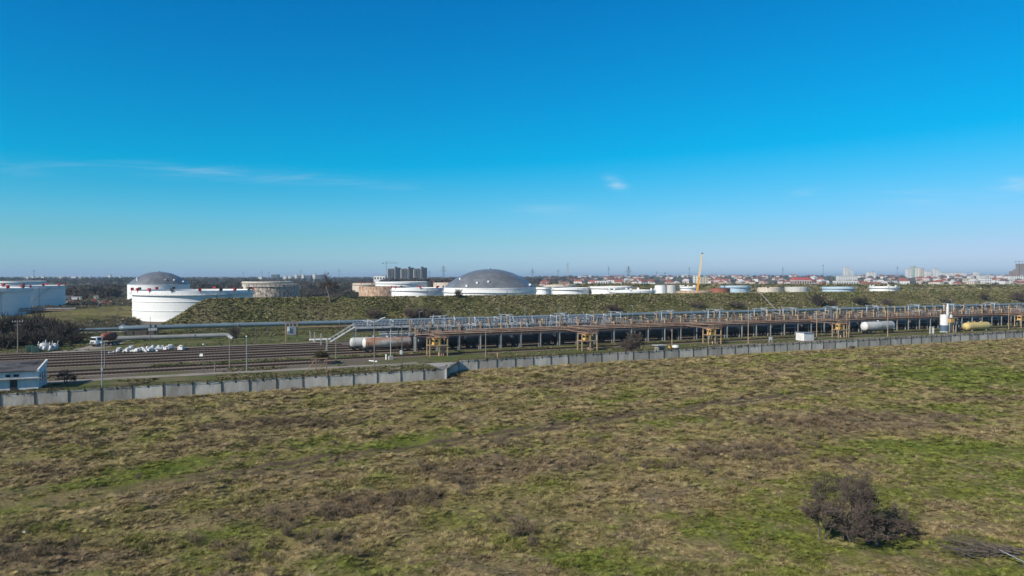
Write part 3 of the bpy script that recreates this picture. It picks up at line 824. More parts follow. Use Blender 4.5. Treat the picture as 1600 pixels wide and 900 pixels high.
# valve station under the left end of the thick pipeline
o = thing('valve_station', 'brown valve station under the left end of the thick blue grey pipeline', 'valve station', L(S_at(212, 269), 269, 0), YR)
for x in (-3.4, -1, 3.2, 6.6): MB().box((x, 0, .8), (.25, 2.4, 1.6)).build('leg', M_concd, o)
MB().box((1.6, -1.0, .9), (9.2, .12, 1.5)).build('side_wall', mat("brown_boards", (.15, .125, .10), (.10, .08, .065), .8, .9), o)
MB().box((5.1, -.9, 2.4), (2.8, 1.8, .14)).tube((4.4, -1, 2.4), (4.4, -1, 3.6), .3).tube((5.9, -1, 2.4), (5.9, -1, 3.4), .35).build('valve', M_darkbox, o)
MB().box((5.1, -1.7, 2.0), (2.6, .3, .9)).build('valve_box', M_galvw, o)

# ------------------------------------------------------------------ loading racks


M_grate = mat('dark_deck_grating', (.105, .085, .072), (.16, .12, .095), 1.5, .8)


def rack(label, s0, s1, t, zd, post_m, bars_m, seed, side_pipes, step=6.1, width=1.35, barh=1.7, postz=7.2, clutter=True):
    o = thing('loading_rack', label, 'loading rack', L(s0, t, 0), YR); rng = random.Random(seed)
    Ln = s1 - s0; n = int(Ln / step)
    mb = MB(); mb.box((Ln / 2, 0, zd), (Ln, width, .12)); mb.box((Ln / 2, -width / 2, zd - .14), (Ln, .14, .26)); mb.box((Ln / 2, width / 2, zd - .14), (Ln, .14, .26)); mb.build('deck', M_grate, o)
    for i in range(n + 1):
        x = i * step
        mb = MB()
        for y in (-.62, .62): mb.box((x, y, zd / 2 - .1), (.28, .28, zd - .2))
        mb.box((x, 0, zd - .40), (.3, width - .1, .25)); mb.build('column', M_conc, o)
        mb = MB(); zz = postz + rng.uniform(-.9, .5); mb.box((x, -width / 2 + .1, (zd + zz) / 2), (.30, .30, zz - zd)); mb.box((x, 0, zz - .4), (.2, width, .2)); mb.build('post', post_m, o)
        if clutter:
            mb = MB(); q = x + rng.uniform(.4, 1.5)
            mb.box((q, -width / 2 + .35, zd + .55), (.8, .7, 1.0)); mb.tube((q, -.2, zd + 1), (q, -.2, zd + 1.9), .22)
            mb.tube((q, -.2, zd + 1.7), (q + rng.uniform(-1.6, 1.6), rng.uniform(-.8, .9), zd + 2.4), .10, n=6); mb.build('valve', M_darkbox if rng.random() < .5 else M_brownst, o)
            mb = MB(); x1 = x + rng.uniform(1.8, 4.2); z1 = zd + rng.uniform(2.0, 3.0)
            mb.tube((x1, .5, zd), (x1, .5, z1), .11, n=6); mb.tube((x1, .5, z1), (x1 + rng.uniform(-1.2, 1.2), -1.3, z1 - .3), .09, n=6); mb.tube((x1 + .5, .3, zd + .2), (x1 + .5, .3, z1 - .5), .13, n=6)
            mb.build('loading_arm', M_galv if rng.random() < .6 else M_darkbox, o)
            mb = MB()
            for j in range(3):
                x2 = x + rng.uniform(.5, 5.6); z2 = zd + rng.uniform(1.3, 3.3); y2 = rng.uniform(-.7, .7); mb.tube((x2, y2, zd), (x2, y2, z2), rng.uniform(.06, .12), n=5)
                if j < 2: mb.tube((x2, y2, z2), (x2 + rng.uniform(-1.4, 1.4), y2, z2 - rng.uniform(-.2, .9)), .07, n=5); mb.box((x2, y2, zd + rng.uniform(.6, 1.3)), (.4, .4, .5))
            mb.build('standpipe', (M_brownst, M_tan, M_galv, M_brownst)[rng.randrange(4)], o)
    for (y, z, r, m, a, b) in side_pipes: MB().tube((Ln * a, y, z), (Ln * b, y, z), r, n=10).build('pipe', m, o)
    mb = MB(); k = int(Ln / .62)
    for yy in (width / 2,):
        for i in range(k): mb.box((i * .62, yy, zd + barh / 2), (.085, .06, barh))
        for zz in (.7, barh): mb.box((Ln / 2, yy, zd + zz), (Ln, .07, .08))
    mb.build('rear_railing', bars_m, o)
    mb = MB(); k = int(Ln / 2.03)
    for i in range(k): mb.box((i * 2.03, -width / 2, zd + .55), (.07, .06, 1.1))
    for zz in (.55, 1.1): mb.box((Ln / 2, -width / 2, zd + zz), (Ln, .06, .06))
    mb.build('front_railing', M_brownst, o)
    return o


sA, sB = S_at(648, 179.8), 338
pp = [(-.75, 4.62, .15, M_pinkpipe, 0, .42), (-.8, 5.08, .15, M_pinkpipe, .02, .50), (-.8, 5.5, .14, M_pinkpipe, .05, .40), (-.75, 4.62, .13, M_pinkpipe, .42, 1), (-.8, 5.1, .11, M_brownst, .5, 1),
      (.3, 5.3, .18, M_brownst, 0, 1), (.7, 4.8, .16, M_galv, .1, 1), (.2, 4.4, .15, M_darkbox, 0, 1)]
rack('long rusty loading rack with tan posts standing over the row of black tank wagons', sA, sB, 179.6, 4.2, M_tan, M_galv, 3, pp)
pp2 = [(-1.3, 4.7, .2, M_brownst, .2, 1), (-.9, 5.1, .14, M_galv, 0, .6), (-1.25, 5.3, .12, M_brownst, .3, 1)]
rack('second long loading rack with a pale barred railing, behind the rusty front rack', S_at(640, 197), 352, 197.2, 4.0, M_tan, M_galv, 5, pp2, barh=2.3, postz=7.5)
# blue grey rack at the back with its stair
sF0, sF1 = S_at(553, 216), S_at(952, 216); Ln = sF1 - sF0
o = thing('loading_rack', 'blue grey rear loading rack with white handrails and silver stair at its left end', 'loading rack', L(sF0, 216, 0), YR)
MB().box((Ln / 2, 0, 4.35), (Ln, 3.0, .16)).box((Ln / 2, -1.5, 4.2), (Ln, .16, .45)).build('deck', M_galvw, o)
for i in range(int(Ln / 5.5) + 1):
    mb = MB(); mb.box((i * 5.5 + .3, -1.1, 2.1), (.22, .22, 4.3)); mb.box((i * 5.5 + .3, 1.1, 2.1), (.22, .22, 4.3)); mb.build('column', M_galv, o)
for yy, zz in ((-1.5, 5.85), (1.5, 6.25)):
    mb = MB(); k = int(Ln / 1.15)
    for i in range(k + 1): mb.box((i * 1.15, yy, (4.4 + zz) / 2), (.10, .08, zz - 4.4))
    for q in (.5, 1): mb.box((Ln / 2, yy, 4.4 + (zz - 4.4) * q), (Ln, .09, .10))
    mb.build('handrail', M_galvw, o)
MB().box((Ln / 2, 1.62, 5.3), (Ln, .05, 1.5)).build('back_panel', M_bluest, o)
for (y, z, r) in ((.8, 5.0, .25), (1.0, 5.6, .2), (-.6, 3.5, .3), (.4, 3.2, .25)): MB().tube((0, y, z), (Ln, y, z), r, n=8).build('pipe', M_bluest, o)
rng = random.Random(8)
for i in range(13):
    x = 4 + i * 7; mb = MB(); mb.tube((x, -.9, 4.4), (x, -.9, 7.0 + rng.uniform(-.5, .7)), .12, n=6); mb.tube((x, -.9, 6.6), (x + rng.uniform(-2, 2), -2.4, 5.9), .10, n=6); mb.box((x + .7, -.9, 4.9), (.7, .7, .9)); mb.build('loading_arm', M_galvw, o)
mb = MB(); a, b = Vector((-7.2, 0, .1)), Vector((0, 0, 4.3))
for yy in (-.65, .65):
    mb.tube(a + Vector((0, yy, 0)), b + Vector((0, yy, 0)), .16, n=4); mb.tube(a + Vector((0, yy, 1.15)), b + Vector((0, yy, 1.15)), .08, n=4)
    for k in range(7): p = a.lerp(b, k / 6) + Vector((0, yy, 0)); mb.tube(p, p + Vector((0, 0, 1.15)), .05, n=4)
for k in range(19): p = a.lerp(b, (k + .5) / 19); mb.box(p + Vector((0, 0, .05)), (.4, 1.3, .06))
mb.build('stair', M_galvw, o)
# grey pipe manifold on the ground between the rear rack and the second rack
o = thing('pipe_manifold', 'tangle of grey blue pipes and valves below the blue grey rear rack', 'pipework', L(sF0 + 6, 208, 0), YR); rng = random.Random(3)
for j in range(4): MB().tube((0, j * 1.1 - 2, 1.6 + .5 * j), (82, j * 1.1 - 2, 1.6 + .5 * j), .22, n=8).build('pipe', (M_galv, M_bluest, M_galvw, M_galv)[j], o)
for k in range(26):
    x = 2 + k * 3.1; mb = MB(); h = rng.uniform(3.2, 5.4)
    mb.tube((x, -2.2, 0), (x, -2.2, h), .14, n=6); mb.tube((x, -2.2, h), (x + rng.uniform(-1.5, 1.5), 1.5, h - rng.uniform(0, .8)), .12, n=6); mb.box((x, -2.2, 1.2), (.6, .6, .7)); mb.build('riser', (M_galv, M_galvw, M_bluest, M_darkbox)[rng.randrange(4)], o)

# operator platforms: yellow booth on legs, linked to the front rack


def booth(px, t, label, k):
    o = thing('operator_platform', label, 'platform', L(S_at(px, t), t, 0), YR, 'yellow booth platforms'); rng = random.Random(k)
    for (x, y) in ((-2.3, -1.2), (2.3, -1.2), (-2.3, 1.2), (2.3, 1.2), (.2, -1.2)): MB().box((x, y, 2.15), (.26, .26, 4.3)).build('leg', M_tan, o)
    MB().box((0, 0, 2.75), (4.9, 2.7, .12)).box((0, -1.3, 2.7), (4.9, .14, .3)).build('floor', M_tan, o)
    mb = MB(); mb.box((-.1, .2, 3.65), (1.9, 1.7, 1.65)); mb.box((-.1, .2, 4.5), (2.1, 1.9, .08)); mb.build('booth', M_yellow, o)
    MB().box((-1.06, .2, 3.8), (.04, 1.1, .7)).box((-.45, -.67, 3.85), (.6, .04, .6)).build('window', M_glass, o)
    mb = MB()
    for y in (-1.3, 1.3): mb.box((0, y, 4.62), (5.0, .16, .16))
    for x in (-2.3, -.1, 2.3): mb.box((x, 0, 4.62), (.16, 2.6, .14))
    mb.build('top_frame', M_brownst, o)
    mb = MB()
    for i in range(9): mb.box((-2.5 + i * .62, -1.4, 5.2), (.07, .07, 1.15))
    for z in (5.2, 5.75): mb.box((0, -1.4, z), (5.1, .07, .07))
    mb.build('railing', M_brownst, o)
    mb = MB(); q = 179.6 - t - 1.4
    mb.box((1.6, 1.4 + q / 2, 4.5), (.8, q, .10))
    for x in (1.2, 2.0): mb.box((x, 1.4 + q / 2, 5.5), (.06, q, .06)); mb.tube((x, 1.6, 4.5), (x, 1.6, 5.5), .04, n=4); mb.tube((x, 1.4 + q * .5, 4.5), (x, 1.4 + q * .5, 5.5), .04, n=4)
    mb.build('bridge', M_brownst, o)
    mb = MB()
    for x in (1.0, 1.5): mb.tube((x, -.4, 0), (x, -.4, 2.7), .14, n=8)
    mb.tube((.6, .5, 0), (.6, .5, 2.7), .18, n=8); mb.build('downpipe', M_pinkpipe, o)


booth(683, 168.6, 'tan legged platform with yellow booth above the grass, leftmost by the wall corner', 1)
booth(918, 164.6, 'tan legged platform with yellow booth, left of the bare tree by the wall', 2)
booth(1113, 165.2, 'tan legged platform with yellow booth, right of the black bin with white lid', 3)
booth(1314, 165.2, 'tan legged platform with yellow booth, left of the lone silver tank wagon', 4)
booth(1597, 171, 'tan legged platform with yellow booth cut off by the right edge of the photo', 5)

# ------------------------------------------------------------------ tank wagons


def make_wagon(label, m, group=None, stripe=False, end_m=None, Ln=13.2, r=1.32, zc=2.05, walk=True):
    o = thing('tank_wagon', label, 'tank wagon', (0, 0, 0), YR, group); h = Ln / 2
    prof = [(.01, -h + .05), (r * .55, -h + .12), (r * .86, -h + .32), (r, -h + .72), (r, h - .72), (r * .86, h - .32), (r * .55, h - .12), (.01, h - .05)]
    mb = MB(); mb.lathe(prof, 22, c=(0, 0, zc), axis='x')
    for x in (-h + 1.1, -h / 3, h / 3, h - 1.1): mb.lathe([(r, -.06), (r + .03, -.06), (r + .03, .06), (r, .06)], 22, c=(x, 0, zc), axis='x')
    mb.build('tank_barrel', m, o)
    if end_m: MB().lathe([(.01, -h + .01), (r * .56, -h + .085), (r * .87, -h + .285), (r * .985, -h + .60)], 22, c=(0, 0, zc), axis='x').build('end_cap', end_m, o)
    if stripe: MB().lathe([(r + .012, -h + .8), (r + .012, h - .8)], 3, c=(0, 0, zc), axis='x', a0=math.pi - .12, a1=math.pi + .06).build('stripe', M_stripe, o)
    mb = MB(); mb.tube((0, 0, zc + r - .1), (0, 0, zc + r + .28), .38, n=12); mb.tube((0, 0, zc + r + .28), (0, 0, zc + r + .33), .44, n=12); mb.build('manhole_dome', M_wwhite if end_m else M_galvw, o)
    if walk:
        mb = MB(); mb.box((0, 0, zc + r + .1), (3.4, .5, .05))
        for x in (-1.6, 1.6): mb.box((x, 0, zc + r), (.06, .5, .2))
        for x in (-.3, .3): mb.tube((x, -.3, zc + r + .1), (x, -r - .15, zc), .03, n=4); mb.tube((x, -r - .15, zc), (x, -r - .15, .9), .03, n=4)
        for k in range(6): mb.tube((-.3, -r - .15, 1.0 + .3 * k), (.3, -r - .15, 1.0 + .3 * k), .02, n=3)
        mb.build('ladder_walkway', M_darkbox, o)
    mb = MB()
    for y in (-.55, .55): mb.box((0, y, .98), (Ln - .2, .16, .30))
    for x in (-h + .1, h - .1): mb.box((x, 0, 1.0), (.25, 2.5, .36)); [mb.tube((x, y, 1.02), (x + math.copysign(.55, x), y, 1.02), .13, n=8) for y in (-.85, .85)]
    for x in (-h + 1.6, h - 1.6): mb.box((x, 0, 1.2), (.5, 1.9, .5))
    mb.build('underframe', M_darkbox, o)
    for x in (-h + 2.0, h - 2.0):
        mb = MB()
        for y in (-.95, .95): mb.box((x, y, .55), (2.4, .12, .28))
        mb.box((x, 0, .6), (.5, 1.9, .25))
        for dx in (-.9, .9):
            for y in (-.76, .76): mb.tube((x + dx, y - .06, .46), (x + dx, y + .06, .46), .46, n=14)
            mb.tube((x + dx, -.8, .46), (x + dx, .8, .46), .08, n=6)
        mb.build('bogie', M_darkbox, o)
    return o


ORD = ['first', 'second', 'third', 'fourth', 'fifth', 'sixth', 'seventh', 'eighth', 'ninth', 'tenth', 'eleventh', 'twelfth', 'thirteenth', 'fourteenth', 'fifteenth', 'sixteenth', 'seventeenth', 'eighteenth', 'nineteenth', 'twentieth', 'twenty-first', 'twenty-second']
M_wrusty = mat("rust_topped_wagon_paint", (0.46, 0.43, 0.39), (0.32, 0.15, 0.085), 0.35, 0.6, lo=.38, hi=.58, stretch=(.5, 1, 1.6))
RZ0 = .22 + .06
wr = make_wagon('rust topped grey tank wagon at the left end of the near row', M_wrusty, end_m=M_wwhite, Ln=13.2, zc=2.35)
s0 = S_at(566, 182.5) + 6.6; wr.location = L(s0, 182.5, RZ0)
wg = make_wagon('plain grey tank wagon end standing beside the rust topped wagon, on the next track', M_wgrey, Ln=13.0)
sg = S_at(546, 188.2) + 6.5; wg.location = L(sg, 188.2, RZ0)
black = make_wagon('x', M_wblack, 'black tank wagons in the near row'); striped = make_wagon('x', M_wblack, 'black tank wagons in the near row', stripe=True)
i = 1; s = s0 + 14.3; first = {0: True, 1: True}
while s < 338:
    px_stripe = s > S_at(1195, 182.5)
    src = striped if px_stripe else black
    if first[int(px_stripe)]: o = src; first[int(px_stripe)] = False
    else: o = copy_tree(src)
    o.location = L(s, 182.5, RZ0); o.rotation_euler.z = YR + (math.pi if i % 3 == 0 and not px_stripe else 0)
    o['label'] = ('black tank wagon with pale blue stripe, ' if px_stripe else 'plain black tank wagon under the rusty rack, ') + ORD[i - 1] + ' black one from the left'
    s += 13.75; i += 1
s = sg + 14.0; k = 0; first_far = True
while s < 338:
    o = copy_tree(black); o['group'] = 'black tank wagons in the far row'; o['label'] = 'plain black tank wagon on the track behind the near row, ' + ORD[k] + ' from the left'
    o.location = L(s, 188.2, RZ0); s += 13.75; k += 1
ws = make_wagon('lone silver tank wagon with white end on the track nearest the wall', M_wgrey, end_m=M_wwhite, Ln=14.6, r=1.5, zc=2.55)
ws.location = L(S_at(1349, 171.4) + 7.3, 171.4, RZ0 - .03)

# ------------------------------------------------------------------ gantries, pale frames, masts, lamp posts
PF = [(676, 694), (783, 797), (870, 882), (955, 970), (1034, 1050), (1107, 1125), (1179, 1198), (1224, 1245), (1290, 1310), (1355, 1377), (1420, 1436), (1475, 1492), (1540, 1556)]
for i, (a, b) in enumerate(PF):
    t = 204; sa, sb = S_at(a, t), S_at(b, t)
    o = thing('gantry_frame', 'pale steel gantry frame standing between the racks, ' + ORD[i] + ' from the left', 'gantry', L(sa, t, 0), YR, 'pale gantry frames')
    w_ = min(sb - sa, 6.5)
    for x in (0, w_): MB().box((x, 0, 3.9), (.26, .26, 7.8)).build('post', M_galvw, o)
    mb = MB(); mb.box((w_ / 2, 0, 7.9), (w_ + 1.6, .28, .26), ry=R(3 if i % 2 else -2)); mb.box((w_ / 2, -1.2, 7.7), (.16, 2.6, .16)); mb.build('beam', M_galvw, o)

mast = None
for k, (px, y) in enumerate([(655, 487), (700, 486), (735, 484), (780, 483), (820, 482), (875, 480), (912, 488), (928, 487), (951, 490), (981, 488), (989, 478), (1030, 487), (1052, 486), (1081, 484), (1102, 486), (1130, 482), (1190, 482), (1218, 480), (1230, 481), (1260, 479), (1291, 478), (1332, 472), (1341, 476), (1380, 477), (1423, 474), (1458, 475), (1487, 468), (1493, 474), (1526, 474), (1551, 472), (1560, 473), (1590, 470)]):
    t = 222 + (k * 37 % 11) * 1.6; s = S_at(px, t); p = L(s, t); h = ztop(y, p.y)
    lab = 'thin grey lamp mast on the grass strip between the loading racks and blue grey pipeline'
    o = thing('lamp_mast', lab, 'mast', p, YR + (k % 4) * .8, 'lamp masts behind the racks')
    MB().tube((0, 0, 0), (0, 0, h), .09, .05, n=8).build('pole', M_galv, o)
    mb = MB(); mb.tube((0, 0, h - .1), (.8, 0, h + .15), .05, n=6); mb.box((1.0, 0, h + .15), (.5, .2, .1)); mb.build('lamp', M_galvw, o)

# px, base row, top row, kind, label
POLES = [(28, 551, 500, 'util', 'tall wooden utility pole with a crossarm among the dark thickets at the left edge'),
         (115, 523, 500, 'mast', 'thin dark mast before the grassy mound, left of the close pair'),
         (143, 523, 502, 'mast', 'thin dark mast, left one of the close pair beside the pale pipes'),
         (147, 524, 508, 'mast', 'short thin mast, right one of the close pair beside the pale pipes'),
         (184, 526, 485, 'mast', 'tall thin mast standing left of the big bright tank'),
         (72, 514, 494, 'mast', 'thin mast beside the shadowed tanks at the left'),
         (159.5, 607, 536, 'lamp', 'tall thin pole with white lamp head close behind the left wall'),
         (164, 577, 534, 'conc', 'pale concrete pole just right of the white lamp head pole'),
         (235, 541, 496, 'mast', 'dark mast with a small lamp in front of the big bright tank'),
         (318, 583, 539, 'lamp', 'short dark pole with white lamp, in the sidings below the grey lagged pipe'),
         (336, 581, 567, 'conc', 'low pale marker post beside the sidings, between two lamp poles'),
         (359, 577, 527, 'conc', 'concrete pole at the bent end of the grey lagged pipe'),
         (385.5, 580, 526.5, 'lamp', 'slim grey pole with bright white lamp in the middle of the sidings'),
         (400, 537, 496, 'mast', 'thin pale mast in front of the thick blue grey pipeline'),
         (525, 567, 532, 'conc', 'thin concrete pole right of the rusty trestle'),
         (540, 537, 490, 'mast', 'thin mast at the foot of the silver stair'),
         (585, 575, 502, 'double', 'tall pole with two white lamp arms in front of the rust topped wagon'),
         (610.5, 562, 514, 'block', 'thin white pole on a square concrete block near the wall corner'),
         (628, 571, 511, 'conc', 'stout concrete pole with a small meter box near the wall corner'),
         (759, 561, 515, 'conc', 'concrete pole directly behind the wall, right of the leftmost yellow booth'),
         (1050, 542, 514, 'conc', 'tan pole beside the black bin with the white lid'),
         (1169, 537, 480, 'conc', 'very tall thin concrete pole left of the small white notice board'),
         (1276, 531, 490, 'conc', 'tall tan pole just right of the little white shed'),
         (1323, 528, 484, 'conc', 'tall tan pole behind the booth left of the silver wagon'),
         (1387, 526, 478, 'conc', 'tall tan pole in front of the silver tank wagon'),
         (1576, 515, 475, 'conc', 'tall tan pole right of the yellow pressure vessel')]
for (px, yb, yt, kd, lab) in POLES:
    p = G(px, yb); h = ztop(yt, p.y); nm = 'utility_pole' if kd in ('util', 'conc', 'block') else 'lamp_post'
    o = thing(nm, lab, 'utility pole' if nm == 'utility_pole' else 'lamp post', p, YR)
    r = {'mast': .08, 'lamp': .085, 'util': .14, 'conc': .115, 'double': .11, 'block': .08}[kd]
    m = {'mast': M_concd, 'lamp': M_concd if px in (318,) else M_galv, 'util': M_wood, 'conc': M_tan if px > 1040 else M_wood, 'double': M_wood, 'block': M_galvw}[kd]
    MB().tube((0, 0, 0), (0, 0, h), r * 1.15, r * .75, n=8).build('pole', m, o)
    if kd == 'util':
        MB().box((0, 0, h - .5), (2.4, .14, .16)).box((0, 0, h - 1.3), (1.6, .12, .14)).build('crossarm', M_wood, o)
        mb = MB()
        for x in (-1.1, -.5, .5, 1.1): mb.tube((x, 0, h - .42), (x, 0, h - .15), .07, n=6)
        mb.build('insulator', M_lamp, o)
    elif kd in ('lamp', 'mast'):
        q = .26 if kd == 'lamp' else .14
        mb = MB(); mb.blob((0, -.1, h + .1), (q * .75, q * .75, q * .65), random.Random(1), .03); mb.build('lamp', M_lamp, o)
    elif kd == 'double':
        for sg_ in (-1, 1):
            mb = MB(); mb.tube((0, 0, h - .3), (sg_ * 1.6, 0, h + .35 * (1.5 if sg_ > 0 else .2)), .07, n=6); mb.box((sg_ * 1.9, 0, h + .35 * (1.8 if sg_ > 0 else .2)), (1.1, .35, .2), ry=-.25 * sg_); mb.build('lamp_arm', M_lamp, o)
    elif kd == 'block': MB().box((0, 0, .45), (1.0, 1.0, .9)).build('base_block', M_concl, o)
    if px == 628: MB().box((-.25, -.25, 3.0), (.5, .35, .9)).build('meter_box', M_lamp, o)
    if px == 159.5: MB().box((0, -.15, 3.4), (.3, .2, .5)).build('switch_box', M_galvw, o)

# ------------------------------------------------------------------ small buildings and yard equipment
M_wash = mat("flaking_whitewash", (0.80, 0.80, 0.79), (0.58, 0.58, 0.57), 0.7, 0.85, stretch=(1, 1, .4))
M_tar = mat("patched_tar_roof", (0.10, 0.098, 0.10), (0.045, 0.043, 0.045), 0.35, 0.9, lo=.45, hi=.58)
# house at the left edge: front right corner seen at px 58
pc = L(S_at(58, 146.5), 146.5)
o = thing('shed_building', 'whitewashed low building with a sloping black tar roof behind the wall at the left edge', 'building', pc, YR)
LW, DW, h0, h1 = 17.0, 7.6, 3.4, 4.25
mb = MB()
mb.add([(-LW, 0, 0), (0, 0, 0), (0, DW, 0), (-LW, DW, 0), (-LW, 0, h0), (0, 0, h0), (0, DW, h1), (-LW, DW, h1)], [(0, 1, 5, 4), (1, 2, 6, 5), (2, 3, 7, 6), (3, 0, 4, 7), (4, 5, 6, 7)])
mb.build('wall', M_wash, o)
sl_ = math.atan2(h1 - h0, DW)
MB().box((-LW / 2 - .2, DW / 2 - .15, (h0 + h1) / 2 + .08), (LW - .3, DW + .7, .14), rx=sl_).build('roof', M_tar, o)
mb = MB(); mb.box((.02, DW / 2, (h0 + h1) / 2 + .12), (.3, DW + .5, .42), rx=sl_); mb.build('parapet', M_wash, o)
rng = random.Random(4); mb = MB()
for k in range(7):
    x = rng.uniform(-15, -1.5); y = rng.uniform(1, 6.6); mb.box((x, y, h0 + (h1 - h0) * y / DW + .20), (rng.uniform(1, 3), rng.uniform(.8, 2), .05), rz=rng.uniform(-.4, .4), rx=sl_)
mb.build('roof_patch', mat("black_roof_patch", (.03, .03, .033), rough=.9), o)
for (x, w_) in ((-8.2, 1.5), (-4.4, .7), (-3.2, .8), (-12, 1.3), (-14.5, 1.3)):
    f = MB().box((x, -.01, 2.72), (w_ + .16, .10, .62)).build('window', M_wash, o); MB().box((x, -.045, 2.72), (w_, .06, .48)).build('pane', M_glass, f)
MB().box((-3.6, -.03, 1.0), (1.05, .1, 2.0)).build('door', M_darkbox, o)
MB().box((-5.2, -.35, 2.15), (11.5, .7, .10)).build('ledge', M_conc, o)
for y in (1.5, 3.4, 5.6):
    f = MB().box((.01, y, 1.9), (.08, .9, 2.0)).build('window', M_wash, o); MB().box((.045, y, 1.9), (.06, .7, 1.8)).build('pane', M_glass, f)

# white shed behind the wall
p = L(S_at(1257, 161.6), 161.6)
o = thing('metal_shed', 'little white flat roofed shed directly behind the wall', 'shed', p, YR)
MB().box((2.05, 1.65, 1.15), (4.1, 3.3, 2.3)).build('wall', mat("white_sheet", (.74, .74, .72), (.6, .6, .58), .5, .6), o)
MB().box((2.05, 1.65, 2.42), (4.5, 3.7, .14), ry=.05).build('roof', M_galv, o)
MB().box((-.02, 1.6, .95), (.06, 1.0, 1.9)).build('door', M_wwhite, o)
# notice board on legs
o = thing('notice_board', 'small white notice board on two legs behind the wall', 'sign', G(1204, 535.5), YR)
for x in (-.55, .55): MB().box((x, 0, .9), (.10, .10, 1.8)).build('leg', M_galvw, o)
MB().box((0, -.07, 1.3), (1.25, .06, 1.0)).build('board', M_wwhite, o)
# concrete cabin with roof slab
p = L(S_at(1031, 143.5), 143.5)
o = thing('guard_cabin', 'tiny concrete cabin with an overhanging pale roof slab, just behind the wall', 'cabin', p, YR)
MB().box((0, 0, 1.45), (1.9, 1.7, 2.9)).build('wall', M_conc, o); MB().box((0, 0, 3.0), (2.9, 2.5, .2)).build('roof', M_concl, o)
MB().box((-.1, -.87, 1.9), (1.1, .06, .8)).build('window', M_glass, o)
# black bin with white lid
o = thing('storage_bin', 'black upright bin with a domed white lid behind the wall', 'bin', L(S_at(1056, 146), 146), YR)
MB().lathe([(.85, 0), (.85, 1.9), (.85, 1.9), (.8, 1.95)], 16).build('body', M_darkbox, o); MB().lathe([(.92, 1.92), (.92, 2.15), (.75, 2.5), (.01, 2.6)], 16).build('lid', M_wwhite, o)
o = tag(MB().box((0, 0, 1.2), (.5, .5, 2.4)).tube((0, 0, 2.4), (0, 0, 2.7), .22).build('hydrant', M_yellow, None, L(S_at(1046, 144), 144)), 'yellow hydrant post between the concrete cabin and the black bin', 'hydrant')
o = tag(MB().tube((0, 0, 0), (0, 0, 2.9), .13).tube((0, 0, 2.9), (0, 0, 3.1), .2).build('marker_post', M_tan, None, L(S_at(777.5, 142), 142)), 'short pale yellow marker post just behind the wall, right of the corner', 'post')
o = tag(MB().tube((0, 0, 0), (0, 0, 1.2), .2).tube((0, 0, 1.2), (0, 0, 1.3), .26).build('bollard', M_lamp, None, G(603.5, 562)), 'short thick white bollard left of the concrete block pole', 'bollard')
o = tag(MB().tube((-1.1, .9, .12), (1.1, -.9, .12), .13).tube((1.0, -.8, .12), (1.2, -1, .12), .2).build('concrete_post', M_lamp, None, G(583, 565)), 'pale concrete post lying on the ground in front of the sidings', 'concrete post')
o = tag(MB().box((0, 0, .35), (.8, .5, .7)).box((0, 0, .75), (.6, .4, .15)).build('track_marker', M_lamp, None, G(315, 558)), 'small white marker block between the siding rails', 'marker')

# yellow pressure vessel on saddles
pa = L(S_at(1508, 166.5), 166.5)
o = thing('pressure_vessel', 'long peeling yellow pressure vessel lying behind the wall at the right', 'tank', pa, YR)
M_vessel = mat("peeling_yellow_paint", (0.58, 0.45, 0.18), (0.36, 0.22, 0.10), 0.55, 0.7, lo=.48, hi=.68)
MB().lathe([(.01, -.1), (.9, .1), (1.4, .6), (1.5, 1.3), (1.5, 12.2), (1.4, 12.9), (.9, 13.4), (.01, 13.6)], 22, c=(0, 0, 1.65), axis='x').build('shell', M_vessel, o)
for x in (2.6, 10.6): MB().box((x, 0, .45), (.5, 2.4, .9)).build('saddle', M_concl, o)
mb = MB()
for x in (2, 5.5, 9): mb.tube((x, 0, 3.0), (x, 0, 3.5), .25)
mb.tube((0.3, -.3, 2.9), (3, -.3, 3.3), .08, n=5); mb.build('nozzle', M_vessel, o)
# treatment unit: white drum, tower, yellow box, pipes
o = thing('process_unit', 'white process unit with upright drum, white stack and orange box, left of the yellow vessel', 'process unit', L(S_at(1476, 166), 166), YR)
MB().lathe([(1.35, .1), (1.35, 6.0), (1.2, 6.25), (.01, 6.5)], 20, c=(0, 0, 0)).build('drum', M_wwhite, o)
MB().lathe([(1.37, .4), (1.37, 2.6)], 20).build('drum_band', M_bluest, o)
MB().lathe([(.45, 0), (.45, 9.0), (.45, 9.0), (.3, 9.0), (.3, 10.2), (.01, 10.2)], 14, c=(2.2, .3, 0)).build('stack', M_wwhite, o)
MB().lathe([(.8, 0), (.8, 6.0), (.01, 6.5)], 14, c=(3.8, .5, 0)).build('column', M_wwhite, o)
MB().box((1.4, -1.7, 4.4), (2.0, .9, 1.6)).build('control_box', M_yellow, o)
for x in (.4, 2.5, 3.9): MB().box((x, -1.7, 2.6), (.24, .24, 5.2)).build('leg', M_tan, o)
mb = MB()
for k in range(9): mb.tube((4.6 + k * .45, -.8 + (k % 3) * .5, 0), (4.8 + k * .4, -.8 + (k % 4) * .4, 2.2 + (k % 3) * .8), .16, n=6)
mb.box((6.2, 0, 2.6), (3.6, 1.2, .3)).box((5.4, .3, 1.2), (1.4, 1.2, 1.8)); mb.build('pipework', M_bluest, o)
mb = MB()
for z in (5.3, 5.9): mb.box((2.2, -1.8, z), (4.4, .07, .07))
mb.box((2.2, -1.8, 5.2), (4.4, .9, .08)); mb.build('railing', M_tan, o)
# white pipe frame
o = thing('square_stand', 'small white square frame standing on the grass left of the process unit', 'stand', G(1456, 521.5), YR)
for x in (-.95, .95): MB().box((x, 0, 1.15), (.18, .18, 2.3)).build('post', M_lamp, o)
MB().box((0, 0, 2.33), (2.2, .2, .18)).box((.3, 0, 1.2), (.15, .15, 2.2)).build('beam', M_lamp, o)

